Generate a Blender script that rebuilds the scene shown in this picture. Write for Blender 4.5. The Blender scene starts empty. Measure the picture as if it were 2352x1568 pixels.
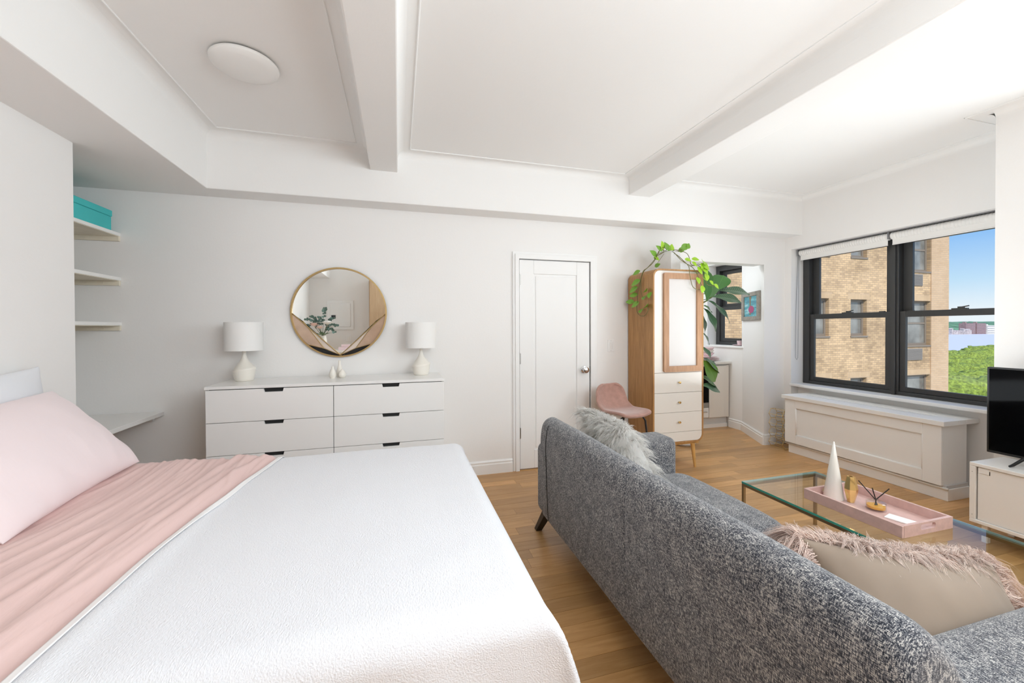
import bpy, bmesh, math, random
import numpy as np
from mathutils import Vector, Matrix, noise
random.seed(7); rng = np.random.default_rng(7)
S = bpy.context.scene
COL = S.collection
PI = math.pi
# ------------------------------------------------------------------ camera, sky, sun, lights, exposure
H = 1.37
YAW, PITCH, ROLL, FPX = .27621168, .0088806530, .0036515, 920.58
cam = bpy.data.cameras.new('camera'); cam_o = bpy.data.objects.new('camera', cam); COL.objects.link(cam_o)
cam.sensor_width = 36; cam.lens = FPX/2352*36; cam.shift_y = -(784-762.6)/2352; cam.clip_start = .02; cam.clip_end = 5000
_f = Vector((math.sin(YAW)*math.cos(PITCH), math.cos(YAW)*math.cos(PITCH), -math.sin(PITCH)))
_r = Vector((math.cos(YAW), -math.sin(YAW), 0)); _d = _f.cross(_r)
_c, _s = math.cos(ROLL), math.sin(ROLL)
_r2 = _c*_r+_s*_d; _d2 = -_s*_r+_c*_d
cam_o.matrix_world = Matrix(((_r2.x, -_d2.x, -_f.x, 0), (_r2.y, -_d2.y, -_f.y, 0), (_r2.z, -_d2.z, -_f.z, H), (0, 0, 0, 1)))
S.camera = cam_o
S.view_settings.view_transform = 'Standard'; S.view_settings.look = 'None'
S.view_settings.gamma = 1; S.view_settings.exposure = 0.0; S.view_settings.use_curve_mapping = False
try:
    S.cycles.max_bounces = 16; S.cycles.diffuse_bounces = 8; S.cycles.glossy_bounces = 6
    S.cycles.transparent_max_bounces = 24; S.cycles.caustics_reflective = False; S.cycles.caustics_refractive = False
    S.cycles.use_denoising = True; S.cycles.sample_clamp_indirect = 6
except Exception: pass

world = bpy.data.worlds.new('sky'); S.world = world; world.use_nodes = True
wn = world.node_tree.nodes; wl = world.node_tree.links; wn.clear()
w_out = wn.new('ShaderNodeOutputWorld'); w_bg = wn.new('ShaderNodeBackground'); wl.new(w_bg.outputs[0], w_out.inputs[0])
w_tc = wn.new('ShaderNodeTexCoord'); w_sep = wn.new('ShaderNodeSeparateXYZ'); wl.new(w_tc.outputs['Generated'], w_sep.inputs[0])
w_rm = wn.new('ShaderNodeValToRGB'); wl.new(w_sep.outputs['Z'], w_rm.inputs[0])
cr = w_rm.color_ramp; cr.elements[0].position = 0.0; cr.elements[0].color = (.88, .95, 1, 1)
cr.elements[1].position = 1.0; cr.elements[1].color = (.11, .30, .82, 1)
for p, c in ((.03, (.84, .93, 1)), (.08, (.55, .78, .99)), (.16, (.27, .54, .96)), (.4, (.17, .40, .90))):
    e = cr.elements.new(p); e.color = (*c, 1)
w_map = wn.new('ShaderNodeMapping'); w_map.inputs['Scale'].default_value = (2, 2, 9); wl.new(w_tc.outputs['Generated'], w_map.inputs[0])
w_nz = wn.new('ShaderNodeTexNoise'); w_nz.inputs['Scale'].default_value = 2.2; w_nz.inputs['Detail'].default_value = 6; wl.new(w_map.outputs[0], w_nz.inputs['Vector'])
w_cr = wn.new('ShaderNodeMapRange'); w_cr.inputs['From Min'].default_value = .56; w_cr.inputs['From Max'].default_value = .85; wl.new(w_nz.outputs[0], w_cr.inputs[0])
w_mx = wn.new('ShaderNodeMixRGB'); w_mx.inputs[2].default_value = (.95, .97, 1, 1); wl.new(w_cr.outputs[0], w_mx.inputs[0]); wl.new(w_rm.outputs[0], w_mx.inputs[1])
wl.new(w_mx.outputs[0], w_bg.inputs[0]); w_bg.inputs[1].default_value = 1.0

def light(name, kind, loc, energy, color=(1, 1, 1), size=None, direction=None, angle=None):
    l = bpy.data.lights.new(name, kind); l.energy = energy; l.color = color
    if kind == 'AREA':
        l.shape = 'RECTANGLE'; l.size, l.size_y = size
    if angle is not None: l.angle = angle
    o = bpy.data.objects.new(name, l); COL.objects.link(o); o.location = loc
    o.rotation_euler = Vector(direction).to_track_quat('-Z', 'Y').to_euler()
    return o
light('sun', 'SUN', (-20, -40, 40), 4.6, (1, .95, .87), direction=(.32, .64, -.70), angle=.009)
# fill lights added to brighten the room
light('pier_fill', 'AREA', (3.93, .45, 1.85), 57, (.82, .93, 1), (1.7, 1.4), (-1, 0, -.05))  # added fill in front of the pier, which has no window
light('ceiling_fill', 'AREA', (1.30, -.85, 1.98), 56, (.83, .93, 1), (2.7, .8), (-.2, -.12, 1))  # added fill aimed up at the ceiling
light('front_fill', 'AREA', (1.35, -.55, 2.1), 46, (.83, .93, 1), (1.9, .9), (-1, 1, 0))  # added fill aimed at the left and back walls
light('window_bay_fill', 'AREA', (2.95, 2.2, .85), 25, (.86, .945, 1), (1.2, 1.6), (.05, .05, 1))  # added upward fill for the bay by the window
light('kitchen_fill', 'AREA', (3.3, 4.5, 2.55), 16, (.86, .945, 1), (.5, .5), (0, 0, -1))  # added to brighten the kitchen, no fixture there

# ------------------------------------------------------------------ materials
def mat(name, color, rough=.6, metal=0, spec=.5, bump=None, var=None, alpha=1, sheen=0, coat=0):
    """bump=(scale, strength, (sx,sy,sz)); var=(scale, amount)"""
    m = bpy.data.materials.new(name); m.use_nodes = True
    n, l = m.node_tree.nodes, m.node_tree.links
    b = n['Principled BSDF']
    b.inputs['Base Color'].default_value = (*color, 1); b.inputs['Roughness'].default_value = rough
    b.inputs['Metallic'].default_value = metal; b.inputs['Specular IOR Level'].default_value = spec
    b.inputs['Sheen Weight'].default_value = sheen; b.inputs['Coat Weight'].default_value = coat
    tc = n.new('ShaderNodeTexCoord')
    if var:
        t = n.new('ShaderNodeTexNoise'); t.inputs['Scale'].default_value = var[0]; t.inputs['Detail'].default_value = 5
        l.new(tc.outputs['Object'], t.inputs['Vector'])
        r = n.new('ShaderNodeValToRGB'); a = var[1]
        r.color_ramp.elements[0].position = .3; r.color_ramp.elements[1].position = .7
        r.color_ramp.elements[0].color = (*[max(0, c*(1-a)) for c in color], 1); r.color_ramp.elements[1].color = (*[min(1, c*(1+a)) for c in color], 1)
        l.new(t.outputs[0], r.inputs[0]); l.new(r.outputs[0], b.inputs['Base Color'])
    if bump:
        mp = n.new('ShaderNodeMapping'); mp.inputs['Scale'].default_value = bump[2] if len(bump) > 2 else (1, 1, 1)
        l.new(tc.outputs['Object'], mp.inputs[0])
        t = n.new('ShaderNodeTexNoise'); t.inputs['Scale'].default_value = bump[0]; t.inputs['Detail'].default_value = 4
        l.new(mp.outputs[0], t.inputs['Vector'])
        bp = n.new('ShaderNodeBump'); bp.inputs['Strength'].default_value = bump[1]; bp.inputs['Distance'].default_value = .01
        l.new(t.outputs[0], bp.inputs['Height']); l.new(bp.outputs[0], b.inputs['Normal'])
    return m

def wood_mat(name, c1, c2, scale=(1, 12, 12), rough=.45, rand=0, world_pos=True, fine=1.0):
    m = bpy.data.materials.new(name); m.use_nodes = True
    n, l = m.node_tree.nodes, m.node_tree.links; b = n['Principled BSDF']
    b.inputs['Roughness'].default_value = rough
    if world_pos:
        g = n.new('ShaderNodeNewGeometry'); src = g.outputs['Position']
    else:
        g = n.new('ShaderNodeTexCoord'); src = g.outputs['Object']
    oi = n.new('ShaderNodeObjectInfo')
    va = n.new('ShaderNodeVectorMath'); va.operation = 'MULTIPLY_ADD'
    cmb = n.new('ShaderNodeCombineXYZ')
    for i in range(3): l.new(oi.outputs['Random'], cmb.inputs[i])
    va.inputs[1].default_value = (37, 53, 71) if rand else (0, 0, 0)
    l.new(cmb.outputs[0], va.inputs[0]); l.new(src, va.inputs[2])
    mp = n.new('ShaderNodeMapping'); mp.inputs['Scale'].default_value = scale; l.new(va.outputs[0], mp.inputs[0])
    t = n.new('ShaderNodeTexNoise'); t.inputs['Scale'].default_value = 3*fine; t.inputs['Detail'].default_value = 8; t.inputs['Roughness'].default_value = .65
    t.inputs['Distortion'].default_value = .6; l.new(mp.outputs[0], t.inputs['Vector'])
    r = n.new('ShaderNodeValToRGB'); r.color_ramp.elements[0].position = .32; r.color_ramp.elements[1].position = .68
    r.color_ramp.elements[0].color = (*c2, 1); r.color_ramp.elements[1].color = (*c1, 1); l.new(t.outputs[0], r.inputs[0])
    out = r.outputs[0]
    if rand:
        hs = n.new('ShaderNodeHueSaturation')
        mr = n.new('ShaderNodeMapRange'); mr.inputs['To Min'].default_value = 1-rand; mr.inputs['To Max'].default_value = 1+rand
        l.new(oi.outputs['Random'], mr.inputs[0]); l.new(mr.outputs[0], hs.inputs['Value']); l.new(out, hs.inputs['Color'])
        out = hs.outputs[0]
    l.new(out, b.inputs['Base Color'])
    bp = n.new('ShaderNodeBump'); bp.inputs['Strength'].default_value = .06; bp.inputs['Distance'].default_value = .01
    l.new(t.outputs[0], bp.inputs['Height']); l.new(bp.outputs[0], b.inputs['Normal'])
    return m

M = {}
M['wall'] = mat('wall_paint', (.84, .825, .81), .7, bump=(60, .05))
M['ceil'] = mat('ceiling_paint', (.85, .84, .825), .75, bump=(45, .05))
M['trim'] = mat('trim_paint', (.85, .845, .835), .45)
M['white_lacquer'] = mat('white_lacquer', (.83, .82, .805), .22, spec=.5)
M['white_matt'] = mat('white_matt', (.84, .83, .81), .5)
M['panel_cream'] = mat('panel_cream', (.67, .64, .62), .6, spec=.2)
M['cream'] = mat('cream_lacquer', (.77, .725, .665), .4)
M['shelf_raw'] = mat('raw_pine', (.74, .68, .56), .6, var=(8, .08))
M['teal'] = mat('teal_card', (.05, .50, .50), .55, var=(3, .05))
M['ceramic'] = mat('cream_ceramic', (.82, .78, .71), .35)
M['shade'] = mat('linen_shade', (.86, .85, .83), .8, bump=(220, .15, (1, 1, 3)))
M['brass'] = mat('brushed_brass', (.50, .36, .17), .35, 1)
M['gold'] = mat('polished_gold', (.83, .60, .25), .2, 1)
M['goldwire'] = mat('gold_wire', (.66, .46, .18), .3, .85)
M['chrome'] = mat('chrome', (.75, .75, .76), .12, 1)
M['steel'] = mat('hinge_steel', (.40, .39, .37), .4, 1)
M['mirror'] = mat('mirror_silver', (.93, .95, .94), .005, 1)
M['mirror_pink'] = mat('rose_marble', (.62, .45, .34), .12, .35, var=(9, .12))
M['mirror_light'] = mat('blush_marble', (.78, .67, .59), .12, .3, var=(9, .08))
M['mirror_black'] = mat('black_marble', (.01, .011, .014), .06, var=(14, .5))
M['black'] = mat('black_metal', (.012, .012, .013), .4)
M['blackgloss'] = mat('black_screen', (.002, .002, .0025), .08, spec=.08)
M['recess'] = mat('dark_recess', (.012, .012, .012), .8)
M['frame_black'] = mat('window_black', (.042, .042, .042), .35)
M['pink_velvet'] = mat('dusty_pink_velvet', (.42, .235, .19), .8, var=(25, .1), sheen=.5)
M['pinkcotton'] = mat('pale_pink_cotton', (.83, .71, .72), .85, bump=(9, .12, (1, 4, 1)), sheen=.15)
M['pinksheet'] = mat('pink_percale', (.73, .525, .495), .75, bump=(14, .3, (2.2, .5, 1)), sheen=.1)
M['greycotton'] = mat('pale_grey_cotton', (.75, .76, .79), .85, bump=(12, .15))
M['blanket'] = mat('white_fleece', (.75, .75, .78), .95, bump=(260, .4, (1.0, .45, 1)), sheen=.2)
M['hem'] = mat('white_satin_hem', (.88, .87, .87), .4)
M['velvetback'] = mat('taupe_velvet', (.235, .175, .128), .75, var=(5, .1), sheen=.15)
M['furpink'] = mat('blush_fur', (.95, .77, .69), .7, var=(14, .12), sheen=.3)
M['furwhite'] = mat('ivory_fur', (.97, .955, .93), .7, sheen=.4)
M['leather'] = mat('pink_crackle', (.62, .42, .385), .28, var=(30, .08), bump=(90, .12))
M['pearl'] = mat('pearl_glaze', (.80, .77, .71), .22, spec=.7, coat=.4)
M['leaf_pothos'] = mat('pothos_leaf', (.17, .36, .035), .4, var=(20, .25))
M['leaf_pothos_lit'] = mat('pothos_leaf_lit', (.34, .58, .03), .4, var=(20, .2))  # lighter green painted in for the leaves that catch the light
M['vine'] = mat('vine_stem', (.16, .15, .05), .6)
M['concrete'] = mat('pale_concrete_pot', (.72, .71, .70), .7, var=(12, .06))
M['soil'] = mat('soil', (.06, .04, .03), .9, var=(40, .3))
M['porcelain_pink'] = mat('pink_porcelain', (.80, .62, .64), .25)
M['counter'] = mat('stone_counter', (.74, .72, .68), .25, var=(18, .05))
M['toe'] = mat('toe_kick', (.60, .60, .60), .5)
M['grey_frame'] = mat('weathered_grey_wood', (.27, .245, .21), .6, var=(30, .2))
M['blind'] = mat('blind_fabric', (.82, .805, .78), .8)
M['rail'] = mat('blind_rail', (.30, .30, .31), .4, .5)
M['paper'] = mat('card_paper', (.86, .84, .82), .5)
M['reed'] = mat('black_reed', (.015, .013, .013), .7)
M['amber'] = mat('amber_oil', (.85, .42, .04), .08)
M['rubber'] = mat('gap_dark', (.05, .048, .045), .8)
M['legwood'] = mat('honey_beech', (.62, .36, .12), .4, var=(14, .12))
M['oak'] = wood_mat('oak_veneer', (.50, .27, .10), (.32, .155, .05), (14, 14, 1.1), .5)
M['oakdoor'] = wood_mat('oak_frame', (.50, .29, .165), (.37, .195, .10), (16, 16, 1.6), .5)
M['closet'] = wood_mat('closet_maple', (.48, .33, .20), (.38, .25, .14), (12, 12, 1), .45)
M['plank'] = wood_mat('oak_plank', (.58, .335, .145), (.46, .245, .088), (1.3, 14, 14), .33, rand=.2)
M['slab'] = mat('subfloor', (.10, .055, .025), .8)

for k_ in ('furpink', 'furwhite'):      # hair lets part of the light through
    n_, l_ = M[k_].node_tree.nodes, M[k_].node_tree.links; b_ = n_['Principled BSDF']
    tl = n_.new('ShaderNodeBsdfTranslucent'); tl.inputs[0].default_value = b_.inputs['Base Color'].default_value
    ms = n_.new('ShaderNodeMixShader'); ms.inputs[0].default_value = .35 if k_ == 'furpink' else .55
    if b_.inputs['Base Color'].is_linked: l_.new(b_.inputs['Base Color'].links[0].from_socket, tl.inputs[0])
    l_.new(b_.outputs[0], ms.inputs[1]); l_.new(tl.outputs[0], ms.inputs[2]); l_.new(ms.outputs[0], n_['Material Output'].inputs[0])

def glass_mat(name, tint=(1, 1, 1), gl=.0, ior=1.5):
    m = bpy.data.materials.new(name); m.use_nodes = True
    n, l = m.node_tree.nodes, m.node_tree.links; n.remove(n['Principled BSDF'])
    tr = n.new('ShaderNodeBsdfTransparent'); tr.inputs[0].default_value = (*tint, 1)
    g = n.new('ShaderNodeBsdfGlossy'); g.inputs['Roughness'].default_value = .01
    fr0 = n.new('ShaderNodeFresnel'); fr0.inputs[0].default_value = ior
    ge = n.new('ShaderNodeNewGeometry'); fr = n.new('ShaderNodeMath'); fr.operation = 'MULTIPLY_ADD'; fr.use_clamp = True
    l.new(ge.outputs['Backfacing'], fr.inputs[0]); fr.inputs[1].default_value = -5; l.new(fr0.outputs[0], fr.inputs[2])
    mx = n.new('ShaderNodeMixShader'); l.new(fr.outputs[0], mx.inputs[0]); l.new(tr.outputs[0], mx.inputs[1]); l.new(g.outputs[0], mx.inputs[2])
    l.new(mx.outputs[0], n['Material Output'].inputs[0]); return m
M['pane'] = glass_mat('window_glass', (.985, .99, .985), ior=1.25)
M['tableglass'] = glass_mat('table_glass', (.95, .98, .965), ior=1.75)
M['glassedge_far'] = mat('glass_edge_pale', (.42, .58, .56), .1, spec=.8)
M['glassedge'] = mat('glass_edge_green', (.06, .34, .27), .1, spec=.8)
M['bottle'] = glass_mat('clear_glass', (.95, .95, .95), ior=1.9)

def tweed():
    m = bpy.data.materials.new('charcoal_tweed'); m.use_nodes = True
    n, l = m.node_tree.nodes, m.node_tree.links; b = n['Principled BSDF']; b.inputs['Roughness'].default_value = .95; b.inputs['Sheen Weight'].default_value = .25
    b.inputs['Specular IOR Level'].default_value = .15
    tc = n.new('ShaderNodeTexCoord')
    outs = []
    for sc in ((1, .16, 1), (.35, 1, .16)):
        mp = n.new('ShaderNodeMapping'); mp.inputs['Scale'].default_value = sc; l.new(tc.outputs['Object'], mp.inputs[0])
        t = n.new('ShaderNodeTexNoise'); t.inputs['Scale'].default_value = 620; t.inputs['Detail'].default_value = 2; l.new(mp.outputs[0], t.inputs['Vector']); outs.append(t)
    ad = n.new('ShaderNodeMath'); ad.operation = 'ADD'; l.new(outs[0].outputs[0], ad.inputs[0]); l.new(outs[1].outputs[0], ad.inputs[1])
    hf = n.new('ShaderNodeMath'); hf.operation = 'MULTIPLY'; hf.inputs[1].default_value = .5; l.new(ad.outputs[0], hf.inputs[0])
    lo = n.new('ShaderNodeTexNoise'); lo.inputs['Scale'].default_value = 26; lo.inputs['Detail'].default_value = 3; l.new(tc.outputs['Object'], lo.inputs['Vector'])
    lm = n.new('ShaderNodeMath'); lm.operation = 'MULTIPLY_ADD'; lm.inputs[1].default_value = .12; l.new(lo.outputs[0], lm.inputs[0]); l.new(hf.outputs[0], lm.inputs[2])
    r = n.new('ShaderNodeValToRGB'); e = r.color_ramp.elements
    e[0].position = .465; e[0].color = (.012, .014, .022, 1); e[1].position = .66; e[1].color = (.50, .48, .455, 1)
    x = e.new(.53); x.color = (.075, .080, .098, 1); x = e.new(.58); x.color = (.155, .155, .165, 1)
    l.new(lm.outputs[0], r.inputs[0]); l.new(r.outputs[0], b.inputs['Base Color'])
    bp = n.new('ShaderNodeBump'); bp.inputs['Strength'].default_value = .5; bp.inputs['Distance'].default_value = .004
    l.new(hf.outputs[0], bp.inputs['Height']); l.new(bp.outputs[0], b.inputs['Normal'])
    return m
M['tweed'] = tweed()

def brick_mat(name, c1, c2, mortar, stain=.5, axes='xz', bw=.215, bh=.075):
    m = bpy.data.materials.new(name); m.use_nodes = True
    n, l = m.node_tree.nodes, m.node_tree.links; b = n['Principled BSDF']; b.inputs['Roughness'].default_value = .9
    tc = n.new('ShaderNodeNewGeometry'); sp = n.new('ShaderNodeSeparateXYZ'); l.new(tc.outputs['Position'], sp.inputs[0])
    cb = n.new('ShaderNodeCombineXYZ'); l.new(sp.outputs[axes[0].upper()], cb.inputs[0]); l.new(sp.outputs[axes[1].upper()], cb.inputs[1])
    t = n.new('ShaderNodeTexBrick'); t.inputs['Scale'].default_value = 1; t.inputs['Brick Width'].default_value = bw; t.inputs['Row Height'].default_value = bh
    t.inputs['Mortar Size'].default_value = .008; t.inputs['Mortar Smooth'].default_value = .3; t.inputs['Bias'].default_value = -.35
    t.inputs['Color1'].default_value = (*c1, 1); t.inputs['Color2'].default_value = (*c2, 1); t.inputs['Mortar'].default_value = (*mortar, 1)
    l.new(cb.outputs[0], t.inputs['Vector'])
    nz = n.new('ShaderNodeTexNoise'); nz.inputs['Scale'].default_value = .55; nz.inputs['Detail'].default_value = 9; nz.inputs['Roughness'].default_value = .7; l.new(cb.outputs[0], nz.inputs['Vector'])
    rp = n.new('ShaderNodeValToRGB'); rp.color_ramp.elements[0].position = .35; rp.color_ramp.elements[1].position = .6
    k = 1-stain; rp.color_ramp.elements[0].color = (k, k*.97, k*.93, 1); rp.color_ramp.elements[1].color = (1, 1, 1, 1); l.new(nz.outputs[0], rp.inputs[0])
    mx = n.new('ShaderNodeMixRGB'); mx.blend_type = 'MULTIPLY'; mx.inputs[0].default_value = 1
    l.new(t.outputs[0], mx.inputs[1]); l.new(rp.outputs[0], mx.inputs[2]); l.new(mx.outputs[0], b.inputs['Base Color'])
    bp = n.new('ShaderNodeBump'); bp.inputs['Strength'].default_value = .4; bp.inputs['Distance'].default_value = .01; bp.invert = True
    l.new(t.outputs['Fac'], bp.inputs['Height']); l.new(bp.outputs[0], b.inputs['Normal'])
    return m
M['brick'] = brick_mat('tan_brick', (.66, .46, .265), (.40, .275, .165), (.40, .30, .20), .42)
M['brick_pale'] = brick_mat('pale_tan_brick', (.58, .41, .26), (.50, .345, .21), (.47, .36, .26), .1)
M['brick_soldier'] = brick_mat('soldier_brick', (.58, .41, .245), (.53, .37, .22), (.44, .34, .24), .2, bw=.075, bh=.215)
M['ext_frame'] = mat('grey_window_frame', (.21, .175, .14), .5)
M['ext_pane'] = mat('dim_window_pane', (.20, .20, .185), .12, spec=.8, var=(1.6, .45))
M['ext_shade'] = mat('drawn_roller_shade', (.48, .46, .38), .7)
M['grille'] = mat('ac_grille', (.25, .225, .20), .6)
M['river'] = mat('river_water', (.60, .61, .70), .6, bump=(.05, .2))
M['hill'] = mat('wooded_hill', (.10, .22, .12), .9, var=(.02, .5))
M['crown'] = mat('leafy_crown', (.20, .265, .04), .8, var=(1.6, .6), bump=(3.5, 1.0))
M['crown2'] = mat('leafy_crown_dark', (.10, .25, .035), .8, var=(.35, .4))
M['block_red'] = mat('far_red_brick', (.33, .21, .20), .8, var=(.2, .2))
M['block_white'] = mat('far_white_block', (.75, .72, .66), .8)
M['far_glass'] = mat('far_window', (.12, .12, .14), .3)
M['pale_house'] = mat('far_house', (.50, .44, .42), .8, var=(.1, .3))
M['petal_white'] = mat('white_petal', (.88, .86, .84), .7)
M['petal_pink'] = mat('peach_petal', (.86, .63, .55), .7)
M['eucalyptus'] = mat('eucalyptus_leaf', (.10, .17, .14), .6)
M['keypad'] = mat('keypad_dark', (.03, .035, .04), .3)

# ------------------------------------------------------------------ mesh helpers
class MB:
    def __init__(s): s.v = []; s.f = []
    def add(s, v, f):
        o = len(s.v); s.v += [tuple(map(float, p)) for p in v]; s.f += [tuple(i+o for i in q) for q in f]; return s
    def box(s, x0, y0, z0, x1, y1, z1):
        v = [(x0, y0, z0), (x1, y0, z0), (x1, y1, z0), (x0, y1, z0), (x0, y0, z1), (x1, y0, z1), (x1, y1, z1), (x0, y1, z1)]
        return s.add(v, [(0, 3, 2, 1), (4, 5, 6, 7), (0, 1, 5, 4), (1, 2, 6, 5), (2, 3, 7, 6), (3, 0, 4, 7)])
    def prism(s, poly, axis, a, b):
        """poly 2D (ccw), extruded along axis from a to b. axis x:(y,z) y:(x,z) z:(x,y)"""
        def P(p, t): return (t, p[0], p[1]) if axis == 'x' else (p[0], t, p[1]) if axis == 'y' else (p[0], p[1], t)
        n = len(poly); v = [P(p, a) for p in poly]+[P(p, b) for p in poly]
        f = [tuple(range(n)), tuple(range(2*n-1, n-1, -1))]+[(i, i+n, (i+1) % n+n, (i+1) % n) for i in range(n)]
        return s.add(v, f)
    def tube(s, pts, r, n=8, closed=False, cap=True):
        pts = [Vector(p) for p in pts]; m = len(pts)
        rr = r if hasattr(r, '__len__') else [r]*m
        v = []; up = None
        for i, p in enumerate(pts):
            a = pts[(i-1) % m] if closed or i > 0 else p; b = pts[(i+1) % m] if closed or i < m-1 else p
            t = (b-a).normalized() if (b-a).length > 1e-9 else Vector((0, 0, 1))
            if up is None: up = Vector((0, 0, 1)) if abs(t.z) < .9 else Vector((1, 0, 0))
            x = t.cross(up)
            if x.length < 1e-4: x = t.cross(Vector((1, .3, .2)))
            x.normalize(); y = x.cross(t).normalized(); up = y
            for k in range(n):
                q = 2*PI*k/n; v.append(p+(x*math.cos(q)+y*math.sin(q))*rr[i])
        f = []
        for i in range(m if closed else m-1):
            for k in range(n):
                j = (i+1) % m
                f.append((i*n+k, i*n+(k+1) % n, j*n+(k+1) % n, j*n+k))
        if cap and not closed: f += [tuple(range(n-1, -1, -1)), tuple((m-1)*n+k for k in range(n))]
        return s.add(v, f)
    def lathe(s, prof, c=(0, 0, 0), n=32, cap=True, fn=None):
        v = []; m = len(prof)
        for r, z in prof:
            for k in range(n):
                a = 2*PI*k/n; p = (c[0]+r*math.cos(a), c[1]+r*math.sin(a), c[2]+z)
                v.append(fn(p, r, z, a) if fn else p)
        f = [(i*n+k, i*n+(k+1) % n, (i+1)*n+(k+1) % n, (i+1)*n+k) for i in range(m-1) for k in range(n)]
        if cap: f += [tuple(range(n-1, -1, -1)), tuple((m-1)*n+k for k in range(n))]
        return s.add(v, f)
    def grid(s, P, closed_u=False):
        """P[i][j] -> points"""
        nu, nv = len(P), len(P[0]); v = [p for row in P for p in row]; f = []
        for i in range(nu if closed_u else nu-1):
            for j in range(nv-1):
                k = (i+1) % nu; f.append((i*nv+j, k*nv+j, k*nv+j+1, i*nv+j+1))
        return s.add(v, f)
    def xform(s, mtx):
        s.v = [tuple(mtx @ Vector(p)) for p in s.v]; return s
    def build(s, name, m, parent=None, smooth=None, bevel=None, seg=2, subd=0, solid=None, kind=None, label=None):
        off = Vector((0, 0, 0)); p = parent
        while p is not None: off += p.location; p = p.parent
        me = bpy.data.meshes.new(name)
        me.from_pydata([(a-off.x, b-off.y, c-off.z) for a, b, c in s.v], [], s.f)
        me.materials.append(m if not isinstance(m, str) else M[m])
        o = bpy.data.objects.new(name, me); COL.objects.link(o)
        if parent is not None: o.parent = parent
        if solid:
            md = o.modifiers.new('solid', 'SOLIDIFY'); md.thickness = solid; md.offset = 0
        if bevel:
            md = o.modifiers.new('bevel', 'BEVEL'); md.width = bevel; md.segments = seg; md.limit_method = 'ANGLE'; md.angle_limit = .6
            md.harden_normals = False
        if subd:
            md = o.modifiers.new('sub', 'SUBSURF'); md.levels = subd; md.render_levels = subd
        bm = bmesh.new(); bm.from_mesh(me); bmesh.ops.recalc_face_normals(bm, faces=bm.faces); bm.to_mesh(me); bm.free()
        if smooth is None: smooth = bool(bevel and seg > 2)
        if smooth is True: me.polygons.foreach_set('use_smooth', [True]*len(me.polygons))
        elif smooth: 
            me.polygons.foreach_set('use_smooth', [True]*len(me.polygons)); me.set_sharp_from_angle(angle=smooth)
        if kind: o['kind'] = kind
        if label: o['label'] = label
        return o

def tag(o, label, cat, group=None):
    o['label'] = label; o['category'] = cat
    if group: o['group'] = group
    return o
def thing(name, label, cat, loc=(0, 0, 0), group=None):
    o = bpy.data.objects.new(name, None); COL.objects.link(o); o.location = loc; o.empty_display_size = .1
    return tag(o, label, cat, group)
def struct(o): o['kind'] = 'structure'; return o
def boxo(name, m, b, parent=None, **k): return MB().box(*b).build(name, m, parent, **k)
def rot_at(c, ax, ang): return Matrix.Translation(c) @ Matrix.Rotation(ang, 4, ax) @ Matrix.Translation(-Vector(c))

def holes_wall(axis, u0, u1, z0, z1, t0, t1, holes):
    """wall slab in plane (u,z), thickness t0..t1 along the other horizontal axis, holes=(u0,z0,u1,z1)"""
    us = sorted({u0, u1, *[h[0] for h in holes], *[h[2] for h in holes]}); zs = sorted({z0, z1, *[h[1] for h in holes], *[h[3] for h in holes]})
    us = [u for u in us if u0 <= u <= u1]; zs = [z for z in zs if z0 <= z <= z1]
    nu, nz = len(us)-1, len(zs)-1
    full = [[not any(h[0] <= (us[i]+us[i+1])/2 <= h[2] and h[1] <= (zs[j]+zs[j+1])/2 <= h[3] for h in holes) for j in range(nz)] for i in range(nu)]
    P = (lambda u, t, z: (u, t, z)) if axis == 'x' else (lambda u, t, z: (t, u, z))
    mb = MB()
    g = lambda i, j: 0 <= i < nu and 0 <= j < nz and full[i][j]
    for i in range(nu):
        for j in range(nz):
            if not full[i][j]: continue
            a, b, c, d = us[i], us[i+1], zs[j], zs[j+1]
            mb.add([P(a, t0, c), P(b, t0, c), P(b, t0, d), P(a, t0, d)], [(0, 1, 2, 3)])
            mb.add([P(a, t1, c), P(b, t1, c), P(b, t1, d), P(a, t1, d)], [(3, 2, 1, 0)])
            for (di, dj), (q1, q2) in (((-1, 0), ((a, c), (a, d))), ((1, 0), ((b, c), (b, d))), ((0, -1), ((a, c), (b, c))), ((0, 1), ((a, d), (b, d)))):
                if not g(i+di, j+dj):
                    mb.add([P(q1[0], t0, q1[1]), P(q2[0], t0, q2[1]), P(q2[0], t1, q2[1]), P(q1[0], t1, q1[1])], [(0, 1, 2, 3)])
    # weld
    key = {}; nv = []; mp = []
    for p in mb.v:
        k = tuple(round(c, 5) for c in p)
        if k not in key: key[k] = len(nv); nv.append(p)
        mp.append(key[k])
    mb.v = nv; mb.f = [tuple(mp[i] for i in q) for q in mb.f]
    return mb

def frame_yz(mb, x0, x1, ya, yb, z0, z1, wa, wb, wt, wm):
    """four bars without overlaps in a plane x=const"""
    mb.box(x0, ya, z0, x1, ya+wa, z1); mb.box(x0, yb-wb, z0, x1, yb, z1)
    mb.box(x0, ya+wa, z1-wt, x1, yb-wb, z1); mb.box(x0, ya+wa, z0, x1, yb-wb, z0+wm); return mb
# ------------------------------------------------------------------ the room
XW, YB, ZC, ZS = 4.41, 3.70, 2.84, 2.42           # window wall, back wall, ceiling, soffit underside
floor = boxo('floor', 'slab', (-2.8, -1.7, -.20, 4.9, 5.3, -.014)); struct(floor)
ceiling = boxo('ceiling', 'ceil', (-2.8, -1.7, ZC, 4.9, 5.3, ZC+.2)); struct(ceiling)
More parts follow.
